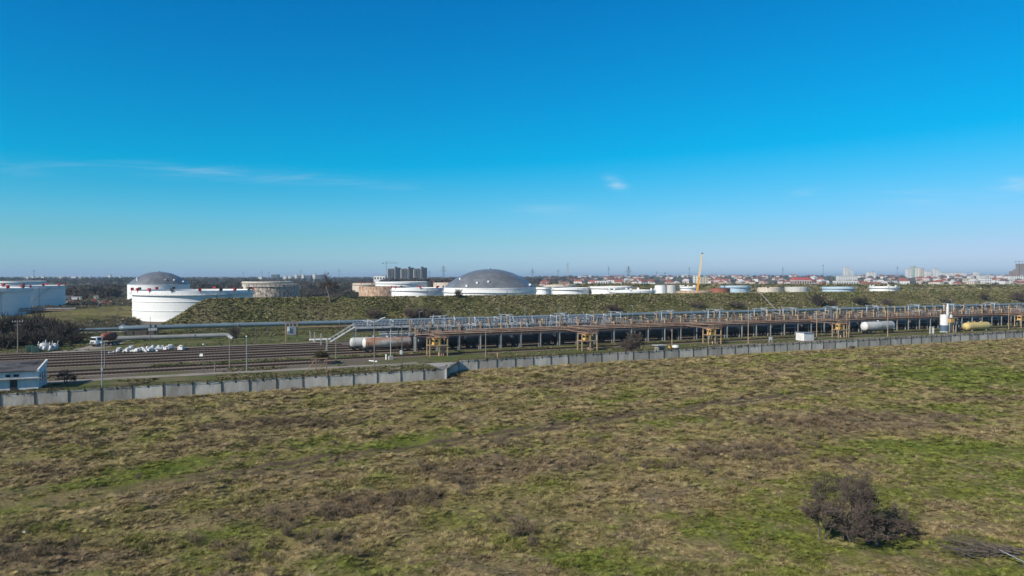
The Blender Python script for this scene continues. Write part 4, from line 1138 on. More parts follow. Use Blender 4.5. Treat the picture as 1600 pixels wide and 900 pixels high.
# pole mounted transformer kiosk
o = thing('transformer_station', 'grey transformer box hung between two tan posts in front of the thick pipeline', 'transformer', L(S_at(455, 224), 224), YR)
for x in (-1.7, 1.7): MB().box((x, 0, 2.95), (.3, .3, 5.9)).build('post', M_tan, o)
MB().box((0, 0, 3.4), (2.4, 1.4, 2.6)).build('box', M_galv, o); MB().box((-1.0, -.85, 3.8), (.7, .35, 1.2)).build('switch_box', M_lamp, o)
MB().box((0, 0, 5.9), (4.6, .25, .2)).tube((-.5, 0, 4.6), (-.5, 0, 5.8), .15).tube((.5, 0, 4.6), (.5, 0, 5.8), .15).build('crossarm', M_brownst, o)
# leaning white posts and a white pipe
for (px, yb, yt, ln) in ((485, 533.5, 517, -.5), (492, 534.5, 519, -.3), (501.5, 540, 521, .05), (511, 548, 528, .45)):
    p = G(px, yb); h = ztop(yt, p.y)
    tag(MB().box((0, 0, h / 2), (.32, .3, h), ry=ln * .22).box((0, 0, .1), (.5, .5, .2)).build('white_post', M_concl, None, p, YR), 'leaning white concrete post left of the silver stair, ' + {485: 'leftmost of four', 492: 'second of four', 501.5: 'third of four', 511: 'rightmost of four, nearest the rails'}[px], 'post', 'leaning white posts')
tag(MB().tube((-3.2, 0, .45), (3.2, 0, .45), .32).box((-2, 0, .1), (.4, .8, .2)).box((2, 0, .1), (.4, .8, .2)).build('white_pipe', M_lamp, None, G(500, 533), YR), 'short white pipe lying among the leaning white posts', 'pipe')
# rusty trestle
o = thing('steel_trestle', 'rusty steel trestle with a slanted brace behind the wall', 'trestle', L(S_at(493, 146), 146), YR)
for x in (0, 2.1): MB().box((x, 0, 1.65), (.2, .2, 3.3)).build('leg', M_brownst, o)
MB().box((.7, 0, 3.3), (3.4, .22, .2)).build('beam', M_brownst, o)
MB().tube((-.1, 0, 3.2), (-2.3, 0, .2), .09, n=5).tube((0, 0, .4), (2.1, 0, 3.1), .05, n=5).tube((2.1, 0, .4), (0, 0, 3.1), .05, n=5).build('brace', M_brownst, o)

# lorry on the dirt road
pt = G(156, 541)
o = thing('tank_lorry', 'white cabbed lorry with a rusty red tank body, facing the camera on the dirt road', 'lorry', pt, R(-112))
mb = MB(); mb.prism([(2.05, -1.2), (2.3, -.9), (2.3, .9), (2.05, 1.2), (0, 1.2), (0, -1.2)], .75, 1.75); mb.prism([(1.85, -1.15), (2.05, -.85), (2.05, .85), (1.85, 1.15), (0, 1.15), (0, -1.15)], 1.75, 2.75); mb.build('cab', M_lamp, o)
MB().box((2.03, 0, 2.2), (.12, 1.9, .75)).build('windscreen', M_glass, o); MB().box((1.0, 1.16, 2.2), (1.0, .06, .6)).box((1.0, -1.16, 2.2), (1.0, .06, .6)).build('side_window', M_glass, o)
MB().box((2.36, 0, .85), (.14, 2.3, .45)).build('bumper', M_darkbox, o); MB().box((2.31, 0, 1.35), (.05, 1.4, .4)).build('grille', M_darkbox, o)
for y in (-.9, .9): MB().box((2.44, y, .95), (.05, .3, .2)).build('headlight', M_galvw, o)
MB().box((-3.0, 0, .8), (7.6, .9, .3)).build('chassis', M_darkbox, o)
M_rtank = mat("rusty_red_tank", (0.27, 0.085, 0.06), (0.17, 0.07, 0.05), .5, .7)
MB().lathe([(.01, -5.2), (.8, -5.1), (1.15, -4.6), (1.25, -2.8), (1.0, -1.0), (.7, -.6), (.01, -.5)], 18, c=(0, 0, 2.6), axis='x').build('tank', M_rtank, o)
for x in (1.15, -3.6, -4.9):
    for y in (-1.05, 1.05): w_ = MB().tube((x, y - .16, .5), (x, y + .16, .5), .5, n=16).build('wheel', M_darkbox, o); MB().tube((x, y + (.165 if y > 0 else -.165), .5), (x, y + (.18 if y > 0 else -.18), .5), .26, n=12).build('rim', M_galv, w_)

# green bins and the pale junk beside them
for i, px in enumerate((46, 55)):
    p = G(px, 550.5 + i); o = thing('waste_container', 'pale green open container ' + ('left of its twin, nearest the utility pole' if i == 0 else 'right of its twin, next to the pale junk heap'), 'container', p, YR + .2, 'pale green containers')
    M_gb = mat("faded_green_paint", (.16, .235, .17), (.11, .17, .12), 1, .7)
    mb = MB()
    for (c, d) in (((0, -.7, .95), (1.6, .08, 1.7)), ((0, .7, .95), (1.6, .08, 1.7)), ((-.78, 0, .95), (.08, 1.36, 1.7)), ((.78, 0, .95), (.08, 1.36, 1.7)), ((0, 0, .14), (1.5, 1.4, .08))): mb.box(c, d)
    mb.build('body', M_gb, o)
    mb = MB()
    for z in (.7, 1.3): mb.box((0, -.77, z), (1.6, .06, .1))
    for x in (-.75, .75):
        for y in (-.65, .65): mb.box((x, y, .05), (.14, .14, .1))
    mb.build('frame', M_gb, o)
rng = random.Random(12)
for k in range(9):
    px = 62 + k * 3.0; p = G(px, 549 - (k % 3) * 1.6); r = rng.uniform(.6, 1.0)
    mb = MB(); mb.blob((0, 0, r * .75), (r, r * .8, r * 1.0), rng, .3, 8, 5)
    for j in range(3): mb.tube((rng.uniform(-.5, .5), rng.uniform(-.5, .5), .3), (rng.uniform(-1.1, 1.1), rng.uniform(-.9, .9), rng.uniform(1.3, 2.6)), .10, n=5)
    tag(mb.build('scrap_bundle', M_bag if k % 3 else M_galv, None, p, rng.uniform(0, 6)), 'pale scrap bundle right of the green containers, ' + ORD[k] + ' from the left', 'scrap', 'pale scrap heap')
# white bulk bags dumped along the siding
M_bags = M_bag
bag_px = [(171, 553, .5), (178, 552, .5), (184, 551.5, .8), (187, 548.5, 1.1), (194, 551.5, .7), (200, 549.5, 1.0), (205, 547.5, 1.1), (208, 550.5, .8), (213, 551.0, 1.0), (217.5, 549.5, 1.0), (222, 548.0, .9), (226, 549.5, 1.1), (231, 548.0, 1.1), (235, 549.8, 1.1), (239, 547.4, 1.2), (243, 549.2, 1.0), (248, 547.8, 1.2), (253, 547.2, 1.2), (258, 547.6, .9), (262, 546.6, 1.2), (267, 546.6, 1.3), (283, 546.8, 1.2), (174.5, 552.6, .4), (228.5, 551, .7), (245.5, 550.4, .6)]
rng = random.Random(3)
order = sorted(range(len(bag_px)), key=lambda q: bag_px[q][0])
ORDB = ORD + ['twenty-third', 'twenty-fourth', 'twenty-fifth']
for j, q in enumerate(order):
    px, yb, r = bag_px[q]; p = G(px, yb); mb = MB(); r *= .72
    if q % 4 == 1: mb.box((0, 0, r * .55), (r * 1.7, r * 1.2, r * 1.1), rz=rng.uniform(0, 1)); mb.blob((0, 0, r * 1.15), (r * .8, r * .7, r * .4), rng, .3, 7, 5, 0, False)
    elif q % 4 == 3:
        for s_ in (-.5, .5): mb.box((s_ * r * 1.2, rng.uniform(-.3, .3), r * .5), (r * 1.0, r * .9, r * rng.uniform(.8, 1.3)), rz=rng.uniform(0, 2), rx=rng.uniform(-.3, .3)); mb.blob((s_ * r * .4, .2, r * .7), (r * .6, r * .5, r * .6), rng, .35, 7, 5, .2, False)
    else: mb.blob((0, 0, r * .72), (r, r * .85, r * .9), rng, .36, 7, 5, .25, False); mb.blob((r * .1, 0, r * 1.45), (r * .25, r * .2, r * .22), rng, .2, 6, 4)
    tag(mb.build('bulk_bag', M_bags, None, p, rng.uniform(0, 6)), ('small flat ' if r < .75 else 'large ' if r > 1.05 else '') + 'white bulk bag dumped beside the rails, ' + ORDB[j] + ' from the left', 'bag', 'white bulk bags along the siding')

# pale slabs left in the field by the wall
for (px, py, w_, lab) in ((1400, 550.5, 4.6, 'long pale concrete slab lying in the grass, left one of two near the wall'), (1484, 557.5, 3.4, 'pale concrete slab lying in the grass, right one of two near the wall')):
    p = G(px, py); tag(MB().box((0, 0, .35), (w_, 1.1, .3), rx=.12, ry=.05).box((w_ * .3, .7, .3), (1.0, .8, .25), rz=.4).build('concrete_slab', M_concl, None, p, .05), lab, 'slab')
p = G(1332, 546.5); tag(MB().tube((0, -.6, .5), (0, .6, .5), .55).box((-.9, 0, .45), (.4, .8, .7)).build('drain_pipe', M_darkbox, None, p, YR), 'dark drain pipe mouth at the foot of the wall', 'pipe')
p = G(41, 838); tag(MB().blob((0, 0, .3), (.32, .22, .16), random.Random(2), .3).build('litter', M_bag, None, p), 'white scrap of litter on the grass at the lower left', 'litter')

# mobile crane in the tank yard: only its boom stands clear of the embankment
dC = 560; pcn = Vector(((1088 - 800) / F * dC, dC, 0)); zt = ztop(396, dC); xt = (1097.2 - 800) / F * dC - pcn.x
o = thing('mobile_crane', 'yellow mobile crane with its telescopic boom raised against the sky', 'crane', pcn, 0)
MB().box((-2.5, 0, 1.3), (11, 2.7, .9)).build('chassis', M_yellow, o); MB().box((-7, 0, 2.3), (2, 2.6, 1.5)).build('cab', M_yellow, o)
MB().box((.5, 0, 2.6), (4, 2.6, 1.6)).build('turntable', M_yellow, o); MB().box((2.6, 0, 2.5), (1.6, 2.6, 1.6)).build('counterweight', M_darkbox, o)
for x in (-6.6, -5, -1.6, 0, 1.6):
    for y in (-1.2, 1.2): MB().tube((x, y - .25, .7), (x, y + .25, .7), .7, n=14).build('wheel', M_darkbox, o)
a, b = Vector((0, 0, 3.0)), Vector((xt, 0, zt)); M_orange = mat('orange_boom_paint', (.80, .36, .03), rough=.5); M_boomw = mat("cream_boom_paint", (.80, .60, .30), rough=.5)
for (q0, q1, r, m) in ((0, .47, 1.0, M_orange), (.45, .74, .82, M_boomw), (.72, 1.0, .62, M_boomw)): MB().tube(a.lerp(b, q0), a.lerp(b, q1), r, r * .9, n=4, smooth=False).build('boom_section', m, o)
MB().box(b, (1.2, .8, .9)).tube(b, b + Vector((.7, 0, -9)), .05, n=3).build('boom_head', M_darkbox, o)

# ------------------------------------------------------------------ bare trees and shrubs


def grow(rng, base, h, stems, spread, levels, r0, lean=(0, 0), twig=.011, dens=1.0, trunk=.28):
    """forking limbs: returns (limbs, twigs) as two meshes in the making"""
    A, B = MB(), MB()

    def limb(p, d, ln, r, lv):
        segs = 3 if lv < levels - 1 else 2; q = p; dd = d.copy(); pts = [p]
        for i in range(segs):
            dd = (dd + Vector((rng.gauss(0, .16), rng.gauss(0, .16), rng.gauss(.03, .10)))).normalized(); n = q + dd * ln / segs
            ra, rb = r * (1 - .45 * i / segs), r * (1 - .45 * (i + 1) / segs)
            (A if lv < 2 else B).tube(q, n, max(ra, twig), max(rb, twig), n=6 if lv < 2 else 3, cap=False); q = n; pts.append(q)
        if lv >= levels: return
        k = max(2, int(round(rng.uniform(2.4, 4.2) * dens)))
        for i in range(k):
            f = rng.uniform(.35, 1.0); o_ = pts[0].lerp(pts[-1], f) if f < .99 else pts[-1]
            j = min(int(f * segs), segs - 1); o_ = pts[j].lerp(pts[j + 1], f * segs - j)
            ax = Vector((rng.gauss(0, 1), rng.gauss(0, 1), rng.gauss(0, .6))).normalized()
            nd = (dd + ax * rng.uniform(.5, 1.05) * spread).normalized(); nd.z = max(nd.z, -.15)
            limb(o_, nd, ln * rng.uniform(.55, .85), r * .52, lv + 1)
    for s_ in range(stems):
        d = Vector((rng.gauss(lean[0], .30 * spread if stems > 1 else .06), rng.gauss(lean[1], .30 * spread if stems > 1 else .06), 1)).normalized()
        limb(Vector(base) + Vector((rng.uniform(-.3, .3), rng.uniform(-.3, .3), -.1)) * (stems > 1), d, h * trunk * rng.uniform(.85, 1.1), r0, 0)
    return A, B


def zmax(mb): return max(p[2] for p in mb.v)


def plant(name, label, cat, loc, seed, h, stems=3, spread=1.0, levels=5, r0=.06, lean=(0, 0), mt=None, twig=.012, dens=1.0, trunk=.28, group=None, sx=1.0, rz=0.0):
    rng = random.Random(seed); A, B = grow(rng, (0, 0, 0), h, stems, spread, levels, r0, lean, twig, dens, trunk)
    o = thing(name, label, cat, loc, rz, group); k = h / max(zmax(B), .1)
    A.build('trunk', M_bark, o); B.build('crown', mt or M_twig, o); o.scale = (k * sx, k * sx, k)
    return o


def fh(p): return Vector((p.x, p.y, float(field_h(np.array([p.x]), np.array([p.y]))[0])))


# the leafless thicket in the field: three small trees
plant('bare_tree', 'tallest leafless dark shrub tree in the field, upright in the middle of its clump', 'tree', fh(G(1326, 846)), 5, 5.5, 4, .9, 7, .06, twig=.0078, mt=M_twig, dens=.88, trunk=.25, sx=.82)
plant('bare_tree', 'leafless shrub with a pale crooked stem leaning to the right, at the clump\'s right side', 'tree', fh(G(1374, 857)), 9, 3.5, 2, 1.35, 7, .085, lean=(.45, .1), twig=.0085, mt=M_twig, dens=.9, trunk=.26, sx=1.3)
plant('bare_tree', 'smallest thin leafless stem at the left edge of the dark shrub clump', 'tree', fh(G(1291, 851)), 13, 3.3, 2, .8, 6, .05, twig=.010, mt=M_twig, dens=.9)
plant('bare_tree', 'low leafless shrub spreading behind the leaning one, at the far right of the clump', 'tree', fh(G(1408, 842)), 21, 2.4, 4, 1.4, 6, .05, lean=(.3, .1), twig=.009, mt=M_twig, dens=.9, sx=1.15)
# felled branches and the steel tube at the lower right corner
rng = random.Random(17); A = MB(); p = fh(G(1562, 872))
for k in range(46):
    q = Vector((rng.uniform(-2.6, 2.0), rng.uniform(-.9, .9), rng.uniform(.05, .6))); d = Vector((rng.gauss(-1, .25), rng.gauss(.35, .3), rng.gauss(.10, .12))).normalized(); r = rng.uniform(.018, .055); ln = rng.uniform(.9, 2.4)
    e = q + d * ln; A.tube(q, e, r, r * .5, n=5)
    for j in range(9):
        s_ = q.lerp(e, rng.uniform(.3, 1)); A.tube(s_, s_ + (d + Vector((rng.gauss(0, .6), rng.gauss(0, .6), rng.gauss(.25, .4)))) * rng.uniform(.25, .8), r * .4, .007, n=3)
tag(A.build('branch_pile', M_bark, None, p), 'pile of cut grey branches lying in the grass at the lower right corner', 'branches')
M_tube = mat('dull_steel_tube', (.20, .21, .23), (.12, .125, .14), 3, .4, .5)
p = fh(G(1592, 893)); tag(MB().tube((-.75, .8, .95), (.6, -.55, .35), .055, n=10).tube((.2, -.15, .53), (.25, -.2, -.1), .04).tube((-.75, .8, .95), (-.77, .82, .96), .075).build('steel_tube', M_tube, None, p), 'shiny steel tube sticking into the picture beside the cut branches', 'tube')

# trees and thickets behind the wall and on the embankment
SHR = []
plant('bare_tree', 'leafless rounded tree just behind the wall, in front of the black wagons', 'tree', L(S_at(986, 148), 148), 31, 6.2, 4, 1.0, 6, .10, mt=M_twig, twig=.020, dens=1.0, sx=.95)
plant('bare_tree', 'low spreading leafless tree right of the whitewashed building', 'tree', G(102, 600), 33, 3.0, 2, 1.2, 5, .08, mt=M_twig, twig=.016, trunk=.26)
plant('bare_tree', 'tall bare tree standing on the embankment left of the rusty tanks', 'tree', L(S_at(515, 321), 321, 6.4), 35, 15.5, 1, .8, 6, .34, mt=M_twigp, twig=.033, dens=.95, trunk=.34)
plant('bare_tree', 'small bare tree on the embankment in front of the large dome', 'tree', L(S_at(717, 322), 322, 8.6), 37, 5.4, 4, 1.0, 4, .10, mt=M_twig, twig=.045, trunk=.34)
plant('bush', 'dry greenish bush growing through the siding behind the rusty trestle', 'bush', G(501, 570), 39, 3.6, 5, .6, 5, .05, mt=mat("olive_twigs", (.12, .10, .05), (.08, .07, .035), 1, .95), twig=.030)


def shrub_proto(name, seed, n, m, fine):
    rng = random.Random(seed); mb = MB()
    for i in range(n):
        d = Vector((rng.gauss(0, .55), rng.gauss(0, .55), 1)).normalized(); b = Vector((rng.uniform(-.25, .25), rng.uniform(-.25, .25), 0)); ln = rng.uniform(.6, 1.0)
        e = b + d * ln; mb.tube(b, e, .014 * fine, .008 * fine, n=3, cap=False)
        for j in range(7):
            q = b.lerp(e, rng.uniform(.3, 1)); mb.tube(q, q + (d + Vector((rng.gauss(0, .6), rng.gauss(0, .6), rng.gauss(0, .35)))).normalized() * rng.uniform(.15, .42), .008 * fine, .005 * fine, n=3, cap=False)
    return mb.mesh(name, m)


PROTO = {k: [shrub_proto('bush', s_ + i, 46, m, f) for i in range(3)] for k, s_, m, f in (('purple', 1, M_twigp, 1.2), ('dark', 20, M_twigd, 2.3), ('brown', 40, M_twig, 1.2))}
# photo px, ground row, height, width, kind, label
BUSH = [(2, 524, 7.0, 10, 'dark', 'dark thicket cut by the left edge, behind the others'), (48, 527, 7.0, 10, 'dark', 'dark thicket between the utility pole and the green containers, set back'), (80, 527, 6.4, 10, 'dark', 'wide dark thicket above the pale scrap heap'), (104, 529, 5.4, 9, 'dark', 'dark thicket sloping down right of the scrap heap'), (22, 541, 4.2, 8, 'dark', 'low dark bush at the foot of the utility pole'), (60, 541, 4.6, 8, 'dark', 'dark bush hugging the back of the green containers'), (90, 542, 3.4, 6, 'dark', 'small dark bush at the right end of the scrap heap'), (20, 519, 6.5, 8, 'dark', 'dark leafless thicket at the left edge behind the utility pole'), (60, 524, 7.5, 9, 'dark', 'tallest dark thicket behind the pale green containers'), (95, 536, 6.0, 8, 'dark', 'dark round thicket between the green containers and the lorry'),
        (8, 545, 4.5, 8, 'dark', 'dark low bush at the left edge beside the pale path'), (75, 540, 4.5, 6, 'brown', 'grey bare bush directly behind the pale scrap heap'), (118, 537, 3.6, 6, 'dark', 'low dark bush sloping down towards the lorry'), (38, 540, 5.0, 7, 'dark', 'dark bush right of the utility pole'),
        (110, 525, 4.2, 8, 'dark', 'dark bush in front of the pale blue low pipes'),
        (585, 498, 5.5, 7, 'purple', 'purple brown bare bush at the embankment foot above the silver stair'), (640, 497, 5.0, 8, 'purple', 'left bush of the purple brown thicket above the blue grey rack'), (660, 497, 5.6, 9, 'purple', 'middle bush of the purple brown thicket above the blue grey rack'), (678, 496, 4.8, 7, 'purple', 'right bush of the purple brown thicket above the blue grey rack'),
        (366, 528, 4.0, 6, 'purple', 'brown bush behind the bent end of the grey lagged pipe'), (960, 487, 4.0, 11, 'purple', 'low reddish brush at the embankment foot in the middle'), (1090, 482, 4.5, 9, 'purple', 'grey brown brush at the embankment foot below the yellow crane'), (1150, 481, 4.0, 12, 'brown', 'thin wide brush at the embankment foot below the pale blue tank'),
        (1278, 478, 7.5, 9, 'dark', 'largest dark bush on the embankment, right of the middle'), (1300, 478, 4.4, 8, 'brown', 'brown bush right beside the largest dark embankment bush'), (1343, 476, 4.5, 12, 'dark', 'wide dark bush at the embankment foot above the silver wagon'), (1385, 476, 4.2, 11, 'purple', 'purplish brush at the embankment foot right of the wide dark bush'),
        (1480, 474, 4.0, 9, 'purple', 'faint purple brush at the embankment foot above the process unit'), (1538, 469, 4.6, 7, 'dark', 'small dark bush low on the embankment near the right edge'), (1590, 471, 7.5, 13, 'purple', 'wide purple brown bush on the embankment at the right edge')]
def on_bund(px, py):
    """where the line of sight of a photo pixel meets the embankment"""
    for t in np.arange(286, 328, .4):
        s = S_at(px, t); p = L(s, t); h = max(0.0, float(bund_h(np.array([s]), np.array([t]))[0]))
        if CAMZ - (py - HORY) * p.y / F <= h: p.z = max(0, h - .15); return p
    p.z = h; return p


rng = random.Random(99)
for k, (px, py, h, w_, kd, lab) in enumerate(BUSH):
    p = G(px, py); s_, t_ = ST(p)
    if t_ > 286: p = on_bund(px, py)
    o = bpy.data.objects.new('bush', PROTO[kd][k % 3]); C.objects.link(o); o.location = p; o.rotation_euler.z = rng.uniform(0, 6); o.scale = (w_ * .62, w_ * .62, h)
    tag(o, lab, 'bush')


# ------------------------------------------------------------------ uncountable growth: points carrying copies of small tuft meshes
def scatter(name, pts, scl, rot, protos, pick=None):
    """pts Nx3; one object, tufts instanced on its points by geometry nodes"""
    me = bpy.data.meshes.new(name); me.vertices.add(len(pts)); me.vertices.foreach_set('co', np.asarray(pts, np.float32).ravel())
    at = me.attributes.new('scl', 'FLOAT_VECTOR', 'POINT'); at.data.foreach_set('vector', np.asarray(scl, np.float32).ravel())
    at = me.attributes.new('rot', 'FLOAT_VECTOR', 'POINT'); at.data.foreach_set('vector', np.asarray(rot, np.float32).ravel())
    at = me.attributes.new('pick', 'INT', 'POINT'); at.data.foreach_set('value', (np.asarray(pick) if pick is not None else rs.randint(0, len(protos), len(pts))).astype(np.int32))
    o = kindof(bpy.data.objects.new(name, me), 'stuff'); C.objects.link(o)
    g = bpy.data.node_groups.new(name, 'GeometryNodeTree'); g.interface.new_socket('Geometry', in_out='INPUT', socket_type='NodeSocketGeometry'); g.interface.new_socket('Geometry', in_out='OUTPUT', socket_type='NodeSocketGeometry')
    N = g.nodes; gi, go = N.new('NodeGroupInput'), N.new('NodeGroupOutput'); ip = N.new('GeometryNodeInstanceOnPoints'); jn = N.new('GeometryNodeJoinGeometry')
    for pm in reversed(protos):
        po = bpy.data.objects.new(pm.name, pm); oi = N.new('GeometryNodeObjectInfo'); oi.inputs['Object'].default_value = po; oi.inputs['As Instance'].default_value = True; g.links.new(oi.outputs['Geometry'], jn.inputs[0])
    def named(nm, ty): q = N.new('GeometryNodeInputNamedAttribute'); q.data_type = ty; q.inputs['Name'].default_value = nm; return q.outputs['Attribute']
    g.links.new(gi.outputs[0], ip.inputs['Points']); g.links.new(jn.outputs[0], ip.inputs['Instance']); ip.inputs['Pick Instance'].default_value = True
    g.links.new(named('pick', 'INT'), ip.inputs['Instance Index']); g.links.new(named('rot', 'FLOAT_VECTOR'), ip.inputs['Rotation']); g.links.new(named('scl', 'FLOAT_VECTOR'), ip.inputs['Scale'])
    g.links.new(ip.outputs[0], go.inputs[0]); md = o.modifiers.new('scatter', 'NODES'); md.node_group = g
    return o


def tuft(seed, m, n=26, lean=.55, wid=.035, up=1.0):
    """a grass tussock: bent blades round a low core"""
    rng = random.Random(seed); mb = MB()
    for i in range(n):
        q = rng.uniform(0, 6.28); r = rng.uniform(0, .28); b = Vector((r * math.cos(q), r * math.sin(q), -.05)); o_ = q + rng.gauss(0, .5)
        ln = rng.uniform(.55, 1.0) * up; l1 = rng.uniform(.1, lean); d1 = Vector((math.cos(o_) * l1, math.sin(o_) * l1, 1)).normalized(); d2 = (d1 + Vector((math.cos(o_), math.sin(o_), -.5)) * rng.uniform(.3, 1.1)).normalized()
        s_ = Vector((-math.sin(o_), math.cos(o_), 0)) * wid * rng.uniform(.7, 1.4); p1 = b + d1 * ln * .55; p2 = p1 + d2 * ln * .45
        mb.add([b - s_, b + s_, p1 + s_ * .8, p1 - s_ * .8, p2], [(0, 1, 2, 3), (3, 2, 4)])
    return mb.mesh('grass_tuft', m)


def rots(n, tilt=.15): return np.stack([rs.normal(0, tilt, n), rs.normal(0, tilt, n), rs.uniform(0, 6.28, n)], -1)


def gauss_patches(x, y, lst):
    out = np.zeros_like(x)
    for q in lst:
        cx, cy, a, b, rot = q[:5]; c, s_ = math.cos(R(rot)), math.sin(R(rot)); u = ((x - cx) * c + (y - cy) * s_) / a; v = (-(x - cx) * s_ + (y - cy) * c) / b
        out = np.maximum(out, np.clip(1.3 - np.sqrt(u * u + v * v), 0, 1))
    return out


def field_points(n, dmin, dmax, power):
    """points over the seen wedge of the field, denser near the camera"""
    u = rs.rand(n); d = (dmin ** power + u * (dmax ** power - dmin ** power)) ** (1 / power)
    x = rs.uniform(-.78, .80, n) * d; s_, t_ = UX * x + UY * d, -UY * x + UX * d
    ok = t_ < np.where(s_ > 45, 137.9, 127.3); return x[ok], d[ok]


T_dry = [tuft(i, M_tuft, 40, .75, .022) for i in range(4)] + [tuft(9 + i, M_tuft, 46, 1.3, .022, .75) for i in range(3)]
x, y = field_points(270000, 43, 235, .75)
cl_ = fbm(x, y, 1 / 2.6, 3, 77); gp = gauss_patches(x, y, PATCH); nx, ny = -RUT_D.y, RUT_D.x; ds = np.abs((x - RUT_A.x) * nx + (y - RUT_A.y) * ny); on_track = ds < 2.1
keep = (rs.rand(len(x)) < np.clip((cl_ - .22) * 3.0, .22, 1)) & (~on_track | ((np.abs(ds - 1.0) > .6) & (rs.rand(len(x)) < .22))); x, y, cl_, gp = x[keep], y[keep], cl_[keep], gp[keep]
hgt = (.10 + .46 * np.clip((cl_ - .40) * 2.6, 0, 1) * rs.uniform(.5, 1.3, len(x))) * (1 - .55 * gp); wd = (.55 + .5 * rs.rand(len(x))) * np.clip(y / 85, .72, 1.6) * (1 - .2 * gp)
scatter('grass', np.stack([x, y, field_h(x, y)], -1), np.stack([wd, wd, hgt * np.clip(y / 110, 1, 1.3)], -1), rots(len(x), .22), T_dry)
# grey brown dead weeds in patches
M_weed = mat("dead_weeds", (0.235, 0.178, 0.112), (0.16, 0.12, 0.08), 1.5, .95, rnd=.3)
W_pro = [shrub_proto('weed', 60 + i, 16, M_weed, 1.6) for i in range(4)]
x, y = field_points(60000, 43, 200, 1.0); wp = gauss_patches(x, y, WEEDS); wn = fbm(x, y, 1 / 5.5, 4, 91) - 9.0 * (np.abs((x - RUT_A.x) * -RUT_D.y + (y - RUT_A.y) * RUT_D.x) < 2.4); wp = wp * (wn > 0); gp = gauss_patches(x, y, PATCH)
keep = rs.rand(len(x)) < np.clip(wp * .8 * (wn > .42) + np.clip((wn - .58) * 5, 0, .8) - gp * .8, 0.002, 1) * .30; x, y = x[keep], y[keep]
h_ = rs.uniform(.35, .95, len(x)); w_ = h_ * rs.uniform(.7, 1.2, len(x)); scatter('weeds', np.stack([x, y, field_h(x, y) - .03], -1), np.stack([w_, w_, h_], -1), rots(len(x), .25), W_pro)
# taller dry growth along the foot of the wall
n = 2600; s_ = rs.uniform(-45, 320, n); t_ = np.where(s_ < 44, 127.3, 138.0) - np.abs(rs.normal(0, .8, n)) - .15; ok = (s_ < 43.5) | (s_ > 50); s_, t_ = s_[ok], t_[ok]; x, y = UX * s_ - UY * t_, UY * s_ + UX * t_
q = rs.uniform(.35, 1.0, len(x)); scatter('wall_foot_grass', np.stack([x, y, field_h(x, y)], -1), np.stack([q * 1.5, q * 1.5, q], -1), rots(len(x)), T_dry)
# yard and embankment grass
M_tuft_y = mat("yard_grass_blades", (0.14, 0.148, 0.052), (0.215, 0.185, 0.095), .25, .95, world_pos=True, rnd=.35, lo=.42, hi=.6)
T_y = [tuft(40 + i, M_tuft_y, 22, .8, .07) for i in range(4)]


def strip_points(n, s0, s1, t0, t1): return rs.uniform(s0, s1, n), rs.uniform(t0, t1, n)


S_, T_ = [], []
for (n, a, b, c, d) in ((18000, -60, 47, 129.5, 153), (3000, 50, 330, 139.3, 149), (2500, 60, 330, 157, 169), (2600, -10, 330, 173.9, 178.2), (9000, -60, 330, 219, 264), (9000, -60, 60, 246, 300), (1500, -110, 30, 158, 164), (4000, -150, -20, 220, 300)):
    u, v = strip_points(n, a, b, c, d); S_.append(u); T_.append(v)
s_, t_ = np.concatenate(S_), np.concatenate(T_); keep = fbm(s_, t_, 1 / 9., 3, 15) > .45; s_, t_ = s_[keep], t_[keep]
q = rs.uniform(.2, .55, len(s_)); scatter('yard_grass', np.stack([UX * s_ - UY * t_, UY * s_ + UX * t_, np.full(len(s_), .03)], -1), np.stack([q * 1.8, q * 1.8, q * .9], -1), rots(len(s_)), T_y)
M_tuft_b = mat("embankment_blades", (0.20, 0.195, 0.072), (0.29, 0.25, 0.125), .09, .95, world_pos=True, rnd=.4, lo=.44, hi=.58)
T_b = [tuft(50 + i, M_tuft_b, 18, .8, .10) for i in range(4)]
s_, t_ = strip_points(110000, -18, 640, 290, 330); hb = bund_h(s_, t_); keep = (hb > .2) & (fbm(s_, t_, 1 / 8., 3, 25) > .22); s_, t_, hb = s_[keep], t_[keep], hb[keep]
q = rs.uniform(.18, .5, len(s_)) * np.clip(t_ / 300, .8, 1.2); scatter('embankment_grass', np.stack([UX * s_ - UY * t_, UY * s_ + UX * t_, hb + .05], -1), np.stack([q * 2.2, q * 2.2, q * .6], -1), rots(len(s_), .35), T_b)


# low scrub and rough grass round the tank yard at the left and on the farther bund
M_scrub = mat("olive_scrub", (0.17, 0.145, 0.085), (0.105, 0.09, 0.06), .06, .95, world_pos=True, rnd=.35)
T_s = [tuft(70 + i, M_scrub, 20, .9, .10) for i in range(3)] + [shrub_proto('scrub', 80 + i, 14, M_scrub, 3.0) for i in range(2)]
k_ = rs.uniform(40, 215, 9000); d_ = 1 / rs.uniform(1 / 760., 1 / 255., 9000); x = (k_ - 800) / F * d_; ok = fbm(x, d_, 1 / 30., 3, 41) > .47; x, d_ = x[ok], d_[ok]; q = rs.uniform(.3, 1.3, len(x)) ** 1.5
scatter('scrub', np.stack([x, d_, np.full(len(x), .1)], -1), np.stack([q * 2.2, q * 2.2, q * 1.1], -1), rots(len(x), .3), T_s)
x = rs.uniform(-10, 880, 9000); o_ = rs.uniform(-26, 12, 9000); z_ = 9.6 * smooth01(1.25 * (1 - np.abs(o_) / 26.0)) * np.clip((x + 20) / 60., 0, 1); q = rs.uniform(.5, 1.5, 9000)
scatter('embankment_grass', np.stack([x + 15, 905 - .155 * x + o_, z_], -1), np.stack([q * 2.6, q * 2.6, q], -1), rots(9000, .3), T_b)


